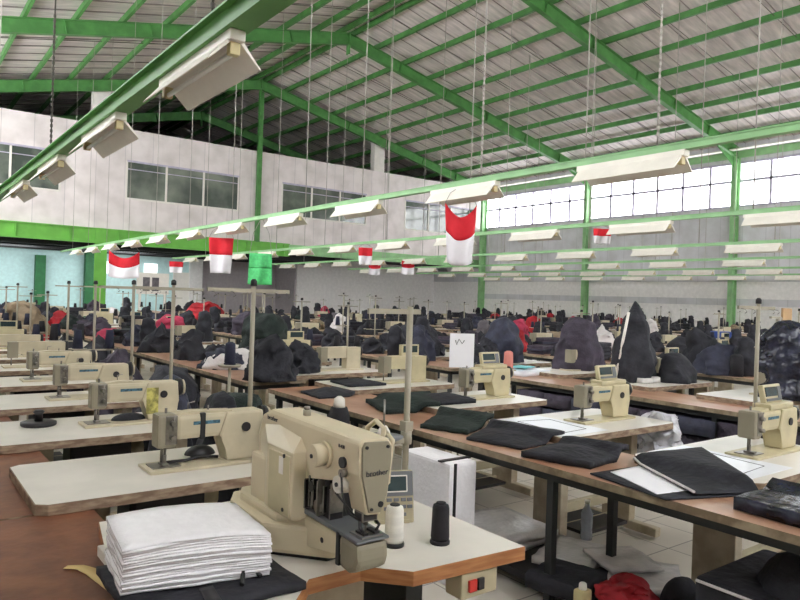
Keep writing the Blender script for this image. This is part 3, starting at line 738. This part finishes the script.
# motor cover behind (dark box left of the head)
tag(MB().box(1.42, 1.58, 2.68, 2.9, .76, .965, lilac, bev=.01).build('motor_box'), 'dark purple-grey box between the banded machine and the big bartacker', 'box')

# control panel on the bartacker table
cp = thing('control_panel', 'grey-beige control panel with a dark display standing on the bartacker table', 'control panel', (1.40, 1.84, .76), R(-22))
M = Matrix.Rotation(R(-12), 4, 'X')
MB().box(-.068, .068, 0, .03, .0, .175, beigem, bev=.008, M=M).box(-.05, .05, 0, .1, 0, .012, beigem).build('casing', cp)
MB().box(-.064, .064, -.003, 0, .09, .172, greyplas, M=M).build('bezel', cp)
ds = MB().box(-.045, .04, -.006, -.003, .105, .158, screen, M=M).build('display', cp)
m = MB()
for z in (.105, .157): m.box(-.048, .043, -.007, -.003, z-.002, z+.002, whitem, M=M)
for x in (-.047, .042): m.box(x-.002, x+.002, -.007, -.003, .105, .158, whitem, M=M)
m.build('display_frame', cp)
for x, z in ((-.045, .078), (-.02, .078), (.005, .078), (.03, .078), (.03, .055), (.052, .078), (.052, .055), (.03, .03), (-.03, .05), (-.005, .05)):
    MB().box(x-.009, x+.009, -.005, .001, z-.006, z+.006, greyplas, bev=.002, M=M).build('button', cp)

def cone_thing(x, y, z, r, h, m_, label):
    t = thing('thread_cone', label, 'thread cone', (x, y, z), 0, None)
    MB().lathe([(r*1.0, 0), (r*1.02, .008), (r*.95, .012)], dark if m_ is threadw else m_).build('base_ring', t)
    MB().lathe([(r*.86, .012), (r*.95, .022), (r*.86, h*.88), (r*.78, h*.96), (r*.45, h)], m_, seg=22).build('thread', t)
    MB().lathe([(r*.5, h-.004), (r*.5, h+.003), (r*.3, h+.003)], dark if m_ is threadw else m_, seg=12).build('core', t)
    return t
cone_thing(1.275, 1.68, .76, .032, .125, threadw, 'white thread cone with dark base in front of the control panel')
cone_thing(1.41, 1.62, .76, .031, .125, threadk, 'black thread cone on the bartacker table right of the white one')
cone_thing(1.17, 1.84, .76, .034, .125, threadw, 'white thread cone partly hidden behind the needle of the bartacker')

# thread stand of the bartacker
ts = thing('thread_stand', 'thread stand with a cream pole behind the bartacker carrying a black cone', 'thread stand', (1.66, 2.13, 0), 0, 'thread stands')
MB().tube((0, 0, .55), (0, 0, 1.49), .0125, polem, seg=12).box(-.06, .02, -.02, .02, .695, .717, polem).build('pole', ts)
MB().box(-.35, .02, -.012, .012, .955, .975, polem).lathe([(.022, .95), (.022, 1.0)], polem, seg=12).box(-.02, .02, -.02, .02, 1.0, 1.04, polem, bev=.004).build('spool_arm', ts)
m = MB().lathe([(.02, .978), (.06, .978), (.075, .985), (.078, .99), (.02, .984)], greyplas, (-.11, 0, 0), seg=20).lathe([(.028, .985), (.024, 1.01), (.012, 1.03)], whitem, (-.11, 0, 0)).tube((-.11, 0, 1.0), (-.11, 0, 1.13), .004, steel)
m.build('spool_tray', ts)
m = MB().lathe([(.02, .978), (.07, .978), (.075, .986), (.02, .984)], polem, (-.3, 0, 0), seg=20); m.build('spool_tray', ts)
MB().box(-.2, .05, -.006, .006, 1.46, 1.48, polem).build('guide_bar', ts)
bc = thing('thread_cone', 'black thread cone with a pale tip on the stand behind the bartacker', 'thread cone', (1.345, 2.13, .986))
MB().lathe([(.038, 0), (.042, .02), (.04, .1), (.03, .13)], threadk).build('thread', bc); MB().lathe([(.022, .13), (.02, .16), (.008, .17)], whitem, seg=10).build('core', bc)

# foam sheets stack, black bag, yellow tape, small white block
bag = thing('flat_bag', 'flat black fabric bag with a strap under the stack of foam sheets', 'bag')
m = MB()
def bagf(u, v):
    x = .47+u*.42; y = 1.56+v*.36-u*.02
    return Vector((x, y, .782+.006*noise.noise(Vector((x*14, y*14, 0)))))
m.sheet(bagf, 14, 12, Vector((0, 0, .02)), blackfab); m.build('body', bag)
m = MB(); m.sheet(lambda u, v: Vector((.62+v*.035+u*.02, 1.49+u*.14, .765+.025*min(1, u*3))), 8, 2, Vector((0, 0, .003)), dark); m.path([(.74, 1.6, .787), (.76, 1.64, .80), (.79, 1.66, .80), (.80, 1.62, .79)], .006, dark); m.build('strap', bag)
TP = [(.435, 2.12), (.47, 2.09), (.492, 2.04), (.507, 1.96), (.517, 1.88), (.52, 1.78), (.52, 1.65)]
def tapef(u, v):
    q = u*5.999; k = int(q); t = q-k; a = Vector((*TP[k], 0)); b = Vector((*TP[min(6, k+1)], 0)); d = (Vector((*TP[min(6, k+1)], 0))-Vector((*TP[k], 0))).normalized()
    c = a*(1-t)+b*t+Vector((d.y, -d.x, 0))*(.5-v)*(.022+.02*min(1, u*3)); c.z = .7235+.002*math.sin(u*9); return c
tag(MB().sheet(tapef, 24, 2, Vector((0, 0, .001)), tape).build('yellow_tape'), 'pale yellow tape strip lying on the brown bench beside the foam stack', 'tape')
tag(MB().box(.505, .56, 1.93, 2.06, .76, .79, whitem, bev=.003).build('white_block'), 'small white block at the left of the foam stack', 'block')
random.seed(3)
nS = 18
for k in range(nS):
    jx, jy = random.uniform(-.004, .004), random.uniform(-.004, .004); z = .785+k*.0066
    def ff(u, v, k=k, jx=jx, jy=jy, z=z):
        P = [Vector((.475, 1.70, 0)), Vector((.83, 1.625, 0)), Vector((.845, 1.885, 0)), Vector((.50, 1.95, 0))]
        p = (P[0]*(1-u)+P[1]*u)*(1-v)+(P[3]*(1-u)+P[2]*u)*v
        w = .0016*noise.noise(Vector((u*6, v*6, k*1.7)))
        bul = .016*(k/nS)*(4*u*(1-u))*.8-.012*(k/nS)*(1-v)
        e = .006*noise.noise(Vector((u*3, v*3, k*5.)))
        return Vector((p.x+jx+e, p.y+jy+e, z+.006+w+bul))
    lab = 'topmost' if k == nS-1 else '%s from the bottom' % ORD[k] if k < 9 else '%s from the top' % ORD[nS-1-k]
    tag(MB().sheet(ff, 12, 10, Vector((0, 0, .006)), foam).build('foam_sheet'), 'white foam sheet in the foreground stack, %s' % lab, 'foam sheet', 'foam sheets in the foreground stack')
# black dish on second table, dark pad under banded machine
dd = thing('pedestal_dish', 'round black dish on a post on the second white table at left', 'dish', (.7, 4.18, .76))
MB().lathe([(.085, 0), (.09, .006), (.09, .02), (.07, .026), (.02, .026)], dark, seg=26).build('dish', dd); MB().lathe([(.022, .026), (.018, .06), (.03, .075), (.02, .085)], dark, seg=12).build('post', dd)
tag(MB().heap(1.16, 3.0, .79, .07, .05, .04, 3, dark, p=.4, amp=.1).box(1.12, 1.2, 2.97, 3.03, .779, .8, dark).build('fabric_pad'), 'dark oval pad under the arm of the banded machine', 'pad')
tag(MB().heap(1.15, 4.08, .774, .1, .05, .035, 6, blackfab, p=.4, amp=.1).build('fabric_pad'), 'dark oval pad under the arm of the machine with the yellow sticker', 'pad')
tag(MB().path([(.99, 2.95, .782), (1.07, 2.93, .785), (1.15, 2.96, .79), (1.22, 2.93, .785)], .007, dark).build('fabric_strip'), 'dark strip of webbing on the bed of the banded machine', 'strip')
# basket of dark straps between tables
tag(MB().box(.66, 1.0, 2.42, 2.6, .35, .5, dark).path([(.72+.1*math.cos(a)+.1, 2.5+.06*math.sin(a), .52) for a in [i*.5 for i in range(13)]], .012, dark).box(.67, .69, 2.42, 2.6, 0, .35, legm).box(.97, .99, 2.42, 2.6, 0, .35, legm).build('strap_tray'), 'dark tray of webbing loops below the nearest white table', 'tray')
# black bag slumped right of A2
for i, (x, y, z, rx, ry, h, mm, lab) in enumerate([
    (2.05, 3.9, 0, .26, .34, .78, blackfab, 'tall black garment pile in the aisle behind the banded machine'),
    (2.15, 4.75, 0, .28, .4, .8, greenblack, 'tall dark green garment pile in the aisle near the pole with a navy cone'),
    (2.1, 6.2, 0, .3, .4, .85, blackfab, 'tall black garment pile in the aisle, behind the dark green one'),
    (1.84, 4.4, 0, .14, .3, .86, blackfab, 'black garments hanging by the right end of the second white table'),
    (1.86, 5.45, 0, .15, .3, .86, navyfab, 'navy garments by the right end of the third white table'),
    (1.86, 3.2, 0, .13, .3, .8, blackfab, 'black garments by the right end of the nearest white table'),
    (6.6, 17.0, .76, .5, .4, .5, redfab, 'larger bright red heap of cloth far off left of the middle'),
    (3.85, 11.5, .76, .3, .26, .34, pinkfab, 'smaller magenta heap of cloth in front of the bright red one'),
    (3.0, 6.9, .72, .3, .2, .2, whitefab, 'white and dark tangled fabric on the second left bench'),
    (.45, 7.2, .76, .28, .2, .16, blackfab, 'black machine parts heap at the left edge'),
    (1.95, 13.3, 0, .5, .45, 1.25, tanfab, 'tan heap of cloth at the left edge')]):
    tag(MB().heap(x, y, z, rx, ry, h, i+2, mm, p=.35, n=40, k=26, amp=.3, fold=.06).build('garment_heap'), lab, 'clothes')
bn = cone_thing(2.15, 5.0, .97, .045, .17, threadn, 'navy thread cone on a small tray left of the middle')
tag(MB().tube((2.15, 5.0, 0), (2.15, 5.0, .95), .012, polem).lathe([(.08, .95), (.09, .96), (.09, .97)], polem, (2.15, 5.0, 0)).build('cone_stand'), 'low stand with a tray under the navy cone left of the middle', 'stand')

# ------------------------------------------------------------------ right foreground bench contents
def zs(x): return .04*max(0., min(1., (x-3.01)/.07))
def cloth_poly(pts, z, th, m_, seed=0, bend=0.01, name='cut_fabric', label='', cat='fabric', n=12, m2=None):
    P = [Vector((*p, 0)) for p in pts]
    def fn(u, v):
        p = (P[0]*(1-u)+P[1]*u)*(1-v)+(P[3]*(1-u)+P[2]*u)*v
        dz = zs(p.x) if z < .73 else 0
        return Vector((p.x+.012*noise.noise(Vector((u*4, v*4, seed))), p.y+.012*noise.noise(Vector((v*4, u*4, seed+5))), z+dz+th+bend*math.sin(math.pi*u)*math.sin(math.pi*v)+.004*noise.noise(Vector((u*5, v*5, seed*2.)))))
    return tag(MB().sheet(fn, n, n, Vector((0, 0, th)), m_, m2).build(name), label, cat)
cloth_poly([(2.7, 2.9), (2.78, 2.55), (3.2, 2.6), (3.12, 3.12)], .722, .016, blackfab, 1, .025, label='black cut panel on the foreground bench, left of the nearer dark one', n=20)
cloth_poly([(2.66, 2.44), (2.76, 2.08), (3.16, 2.14), (3.06, 2.5)], .722, .03, blackfab, 2, .025, label='stack of black cut panels in the middle of the foreground bench', n=16)
cloth_poly([(2.68, 3.3), (2.8, 3.0), (3.22, 3.2), (3.1, 3.6)], .722, .025, greenblack, 3, .02, label='dark green panels at the far part of the foreground bench', n=16)
cloth_poly([(2.78, 3.8), (3.2, 3.72), (3.5, 4.2), (2.95, 4.3)], .722, .03, greenblack, 4, .02, label='second pile of dark green panels behind the first on the bench', n=20)
cloth_poly([(3.2, 3.75), (3.55, 3.72), (3.6, 4.1), (3.22, 4.1)], .762, .03, blackfab, 5, .02, label='black folded work on the third white table of the first row')
cloth_poly([(3.15, 4.84), (3.52, 4.82), (3.5, 5.2), (3.18, 5.2)], .762, .02, blackfab, 6, .02, label='dark panel on the fourth white table of the first row')
cloth_poly([(2.72, 4.6), (3.05, 4.6), (3.05, 4.95), (2.75, 4.95)], .722, .02, blackfab, 7, .04, label='black crumpled cloth on the far end of the foreground bench')
cloth_poly([(2.7, .85), (3.06, .85), (3.07, 1.37), (2.74, 1.37)], .722, .05, shinynavy, 8, .01, name='plastic_wrapped_pack', label='dark shiny plastic wrapped pack at the right edge of the bench', cat='package')
fd = thing('folder', 'open black folder with white zip and paper on the foreground bench', 'folder', (0, 0, 0))
def fold_sheet(P, dz, th, m_, nm, bend=0.):
    P = [Vector((*q, 0)) for q in P]
    def fn(u, v):
        q = (P[0]*(1-u)+P[1]*u)*(1-v)+(P[3]*(1-u)+P[2]*u)*v
        return Vector((q.x, q.y, .723+zs(q.x)+dz+th+bend*math.sin(math.pi*u)*math.sin(math.pi*v)+.002*noise.noise(Vector((u*4, v*4, dz*90)))))
    return MB().sheet(fn, 18, 12, Vector((0, 0, th)), m_).build(nm, fd)
fold_sheet([(2.6, 1.58), (3.02, 1.42), (3.5, 1.94), (2.68, 2.02)], 0, .006, blackfab, 'back_cover')
fold_sheet([(2.63, 1.64), (2.8, 1.6), (3.03, 1.98), (2.78, 1.98)], .007, .002, paper, 'paper')
fold_sheet([(2.75, 1.54), (3.03, 1.41), (3.52, 1.94), (3.04, 2.03)], .012, .005, blackfab, 'front_cover', .012)
MB().path([(2.755+.28*t/8, 1.545+.48*t/8, .745+zs(2.755+.28*t/8)) for t in range(9)], .006, whitefab).build('zip', fd)
# pattern paper on tables
for (x, y, l) in ((3.1, 2.52, 'white pattern sheet on the second table of the first row'), (3.1, 1.46, 'white pattern sheet on the nearest table of the first row')):
    t = thing('pattern_sheet', l, 'paper', (x, y, .7605))
    MB().box(.02, .45, .03, .6, 0, .002, papercut).build('sheet', t)
    MB().path([(.1, .1, .002), (.35, .12, .002), (.4, .45, .002), (.15, .5, .002), (.1, .1, .002)], .002, ink, seg=4).build('drawn_line', t)
# plastic bag hanging from table end
tag(MB().heap(4.28, 2.66, .34, .11, .16, .46, 9, plastic, p=.16, n=56, k=34, amp=.5, f=16, fold=.16).build('plastic_bag'), 'clear crumpled plastic bag hanging at the end of the second table of the first row', 'bag')
# white sheet of paper propped on machine, cones
tag(MB().box(-.11, .11, -.002, .002, 0, .3, paper).path([(-.06, -.004, .24), (-.05, -.004, .2), (-.03, -.004, .25), (.0, -.004, .21), (.02, -.004, .24)], .004, ink, seg=4).build('notice_paper', None, (4.1, 4.5, .93), R(-30)), 'white paper notice with scribbled writing propped behind a machine', 'paper')
tag(MB().tube((4.1, 4.51, 0), (4.1, 4.51, 1.0), .01, polem).build('paper_holder'), 'thin post holding the white paper notice', 'post')
cone_thing(4.40, 4.22, .93, .045, .16, threadp, 'pink thread cone right of the white paper notice')
cone_thing(4.32, 4.4, .93, .045, .13, thready, 'pale yellow thread cone behind the pink one')
tag(MB().tube((4.40, 4.22, 0), (4.40, 4.22, .92), .012, polem).box(4.27, 4.45, 4.17, 4.45, .92, .93, polem).build('cone_stand'), 'stand under the pink and yellow thread cones', 'stand')
# white foam block with strap under bench
fb = thing('foam_block', 'tall white foam block tied with a black strap left of the foreground bench', 'block', (0, 0, 0))
m = MB()
m.box(2.42, 2.62, 2.72, 3.15, 0, .65, foam, bev=.018)
m.build('foam', fb)
MB().box(2.412, 2.628, 2.78, 2.81, .648, .656, dark).box(2.45, 2.465, 2.712, 2.72, .0, .65, dark).build('strap', fb)
# stuff under the bench
bench_lo = thing('low_shelf', 'dark low shelf standing on the tiles under the foreground bench', 'shelf')
MB().box(2.73, 3.15, 1.75, 3.3, .06, .1, dark).box(2.73, 3.15, 1.75, 1.79, .1, .13, socket).build('board', bench_lo)
for x in (2.75, 3.1):
    for y in (1.8, 3.22): MB().box(x, x+.04, y, y+.04, 0, .06, blackmetal).build('foot', bench_lo)
def pack(x, y, z, w, d, h, rz, m_, label, name='flat_pack', s=1):
    def fn(u, v):
        return Vector(((u-.5)*w+.01*noise.noise(Vector((v*5, s, 0))), (v-.5)*d+.01*noise.noise(Vector((u*5, s, 3))), h+h*.25*noise.noise(Vector((u*4, v*4, s)))))
    return tag(MB().sheet(fn, 10, 10, Vector((0, 0, h)), m_).build(name, None, (x, y, z), R(rz)), label, 'package')
pack(3.0, 2.95, .1, .5, .55, .05, 8, polyw, 'milky plastic wrapped flat pack under the bench, at the back', s=1)
pack(2.98, 2.88, .165, .46, .5, .04, -6, polyw, 'second milky flat pack lying on the one at the back under the bench', s=2)
pack(3.12, 2.45, .1, .42, .32, .04, 20, polyw, 'crinkled milky flat pack beside the black steel leg', s=3)
pack(3.22, 2.2, .145, .3, .32, .02, -25, polyw, 'small grey-white sheet pack in front of the water bottle', s=4)
pack(2.78, 2.22, .1, .3, .3, .07, 15, blackfab, 'black fabric pack on the low shelf', 'fabric_pack', s=5)
pack(3.2, 2.05, .1, .42, .36, .03, 35, polyw, 'white plastic sheets fanned behind the red cloth', s=6)
tag(MB().heap(2.86, 1.93, .1, .17, .12, .1, 7, redfab, p=.35, n=48, k=20, amp=.45, f=16, fold=.08).build('red_cloth'), 'bunched red cloth at the bottom edge of the photo', 'clothes')
tag(MB().heap(3.12, 1.8, .1, .1, .08, .12, 8, blackfab, p=.4, amp=.35).build('garment_heap'), 'small black cloth right of the red cloth', 'clothes')
b = thing('glue_bottle', 'small cream bottle left of the red cloth', 'bottle', (2.68, 2.04, .1))
MB().box(-.035, .035, -.03, .03, 0, .075, socket, bev=.012).build('body', b); MB().lathe([(.02, .075), (.018, .1), (.012, .105)], whitem, seg=12).build('cap', b)
b = thing('water_bottle', 'clear plastic water bottle standing under the bench', 'bottle', (3.3, 2.5, .16))
MB().lathe([(.032, 0), (.034, .02), (.031, .06), (.034, .09), (.034, .15), (.015, .19), (.014, .205)], bottlem, seg=18).build('body', b); MB().lathe([(.016, .205), (.016, .225)], whitem, seg=12).build('cap', b)
MB().path([(0, .0, .1), (.0, 0, .02)], .001, bottlem).build('seam', b)
# storage bins at the right bottom
bn = thing('fabric_bin', 'black fabric bin with a white zip line and red lining at the bottom right', 'bin', (0, 0, 0))
m = MB().box(2.7, 3.3, .8, 1.5, 0, .42, blackfab, bev=.02); m.build('body', bn)
MB().path([(2.695, 1.49, .405), (2.694, 1.1, .4), (2.695, .82, .405)], .006, whitefab).build('zip', bn)
MB().box(2.685, 2.7, .95, 1.33, .15, .36, redfab, bev=.004).build('red_patch', bn)
for i, (x, y, z, s1, h) in enumerate(((2.95, 1.15, .4, .2, .16), (3.25, 1.1, .4, .2, .2), (3.6, 1.2, 0, .22, .5))):
    tag(MB().heap(x, y, z, s1, s1, h, 11+i, blackfab, p=.4, n=20, k=12, amp=.3).build('garment_heap'), ['black cloth heaped in the left of the fabric bin', 'black cloth heaped in the right of the fabric bin', 'tall black cloth heap behind the fabric bin'][i], 'clothes')

# fabric rolls under second bench
random.seed(12)
q = 0
for k in range(9):
    for j in range(4):
        y = 1.95+k*.36; z = .02+j*.15
        o = MB().sheet(lambda u, v: Vector(((u-.5)*.5, (v-.5)*.34, .14+.012*noise.noise(Vector((u*4, v*4, k*3.+j))))), 6, 5, Vector((0, 0, .13)), lilac if (k+j) % 3 else navyfab).build('folded_fabric', None, (5.62+random.uniform(-.03, .03), y, z), random.uniform(-.06, .06))
        tag(o, 'folded dark fabric under the second bench, %s stack from the right, %s from floor' % (ORD[k], ORD[j]), 'fabric', 'folded fabric under the second bench'); q += 1
# dark bundles of folded work standing on the far benches and tables
def bundle(k):
    random.seed(40+k); m = MB()
    if k == 0:
        for q in range(4): m.box(-.17+random.uniform(-.02, .02), .17, -.13, .13+random.uniform(-.02, .02), q*.06, q*.06+.058, blackfab, bev=.015)
    elif k == 1: m.heap(0, 0, 0, .13, .1, .46, 5, blackfab, p=.25, n=24, k=16, amp=.4, f=9, fold=.1)
    else:
        for q in range(3): m.box(-.2+random.uniform(-.03, .03), .2, -.15, .15, q*.05, q*.05+.048, navyfab if q % 2 else lilac, bev=.014)
    return m.build('fabric_bundle')
BN = [None, None, None]; nb = 0
random.seed(77)
bl = ['stacked black bundle', 'tall narrow black bundle', 'navy and purple bundles']
for (r, k, x0, xt, y, d) in CL:
    if d < 8.5: continue
    for q in range(2):
        if nb >= 270 or random.random() < .3: continue
        j = random.choice((0, 1, 1, 2)); x, yy, z = (x0+.3, y+.62, .72) if q == 0 else (xt+.85+random.uniform(-.1, .1), y+.2, .76)
        if BN[j] is None: BN[j] = bundle(j); o = BN[j]; random.seed(77+nb)
        else: o = BN[j].copy(); C.objects.link(o)
        o.location = (x, yy, z); o.rotation_euler.z = random.uniform(-.5, .5); sc_ = random.uniform(.85, 1.15); o.scale = (sc_, sc_, sc_)
        tag(o, '%s %s the %s table, %s row right of the aisle' % (bl[j], 'behind' if q == 0 else 'on', ORD[k], ORD[r]), 'bundle', 'fabric bundles'); nb += 1

# large draped heaps
heaps = [
    ((6.15, 4.15), .76, .24, .22, .8, blackfab, .7, 'tall pointed black coat draped over a stand right of the middle'),
    ((6.6, 5.2), .76, .32, .26, .62, lilac, .35, 'purple-black garments piled left of the pointed black coat'),
    ((6.55, 3.95), .76, .25, .22, .29, blackfab, .45, 'rounded black bag on the white table right of the pointed coat'),
    ((8.4, 4.4), .72, .4, .3, .38, navyfab, .45, 'rounded navy heap behind the black bag'),
    ((9.6, 5.6), .72, .4, .34, .36, blackfab, .5, 'flat black heap behind the navy heap'),
    ((7.0, 6.9), .72, .34, .26, .45, blackfab, .4, 'black heap left of the purple-black garments'),
    ((6.35, 6.2), .76, .3, .24, .56, navyfab, .4, 'slate navy heap right of the pink cone'),
    ((4.0, 8.2), .76, .32, .28, .5, greenblack, .25, 'broad dark green draped block left of the middle'),
    ((6.6, 8.3), .76, .4, .28, .36, blackfab, .18, 'black flat-topped stack in the middle')]
for i, ((x, y), z, rx, ry, h, mm, p, lab) in enumerate(heaps):
    tag(MB().heap(x, y, z, rx, ry, h, i+20, mm, p=p, n=40, k=26, amp=.2, f=6, fold=.08).build('garment_heap'), lab, 'clothes')
tag(MB().tube((5.92, 4.2, .76), (5.97, 4.1, 1.46), .014, whitem).build('white_rod'), 'white rod leaning on the pointed black coat', 'rod')
tag(MB().heap(6.45, 2.78, .76, .26, .26, .68, 31, shinynavy, p=.5, n=40, k=30, amp=.3, f=6, fold=.08).build('plastic_covered_garments'), 'tall garments under shiny dark plastic at the right edge', 'clothes')
for (x, y, l) in ((8.2, 4.12, 'left'), (8.45, 4.08, 'right')):
    cone_thing(x, y, .72, .085, .26, threadk, 'big black thread cone on a bench near the right edge, %s of a pair' % l)
pl = thing('cream_post', 'cream post carrying a cardboard square near the right edge', 'post', (6.68, 2.98, 0))
MB().tube((0, 0, 0), (0, 0, 1.47), .02, polem, seg=12).box(-.15, .05, -.012, .012, 1.45, 1.47, polem).build('pole', pl); MB().box(.08, .26, -.01, .01, 1.38, 1.55, cardm).box(.0, .1, -.005, .005, 1.44, 1.46, polem).build('card', pl)
tag(MB().lathe([(.22, 0), (.26, .35)], blue, (13.6, 7.1, .72), seg=16).build('blue_bucket'), 'blue tub far off in front of the green wall column', 'tub')
tag(MB().box(3.05, 3.5, 7.0, 7.35, .722, .73, paper).build('paper_sheet'), 'white paper on the second bench of the first row', 'paper')
pack(5.75, 5.35, .722, .5, .5, .05, 5, papercut, 'pale pattern papers piled on the second bench', 'paper_pile', s=8)
pack(5.8, 5.35, .79, .25, .2, .01, 15, mat('cyan_paper', (130, 210, 215), .5), 'cyan paper lying on the pale pattern papers', 'paper_sheet', s=9)
pack(6.2, 4.1, .762, .4, .36, .05, 5, polyw, 'white crumpled plastic left of the black bag', 'plastic_wrap', s=10)

# ------------------------------------------------------------------ camera, world, light
cam = bpy.data.cameras.new('camera'); co = bpy.data.objects.new('camera', cam); C.objects.link(co)
yaw, pit, rol, F = 0.646539487, -0.00192988890, 0.0329574072, 685.3
f = Vector((math.sin(yaw)*math.cos(pit), math.cos(yaw)*math.cos(pit), math.sin(pit)))
r = f.cross(Vector((0, 0, 1))).normalized(); u = r.cross(f)
c_, s_ = math.cos(rol), math.sin(rol)
r2 = r*c_+u*s_; u2 = -r*s_+u*c_
co.matrix_world = Matrix(((r2.x, u2.x, -f.x, 0), (r2.y, u2.y, -f.y, 0), (r2.z, u2.z, -f.z, 1.52), (0, 0, 0, 1)))
cam.sensor_width = 36; cam.lens = F/800*36; cam.clip_start = .05; cam.clip_end = 300
bpy.context.scene.camera = co
w = bpy.data.worlds.new('world'); bpy.context.scene.world = w; w.use_nodes = True
bg = w.node_tree.nodes['Background']; bg.inputs[0].default_value = (.95, .97, 1.0, 1); bg.inputs[1].default_value = 10.0
vs = bpy.context.scene.view_settings; vs.view_transform = 'Standard'; vs.look = 'None'; vs.gamma = 1; vs.exposure = .1
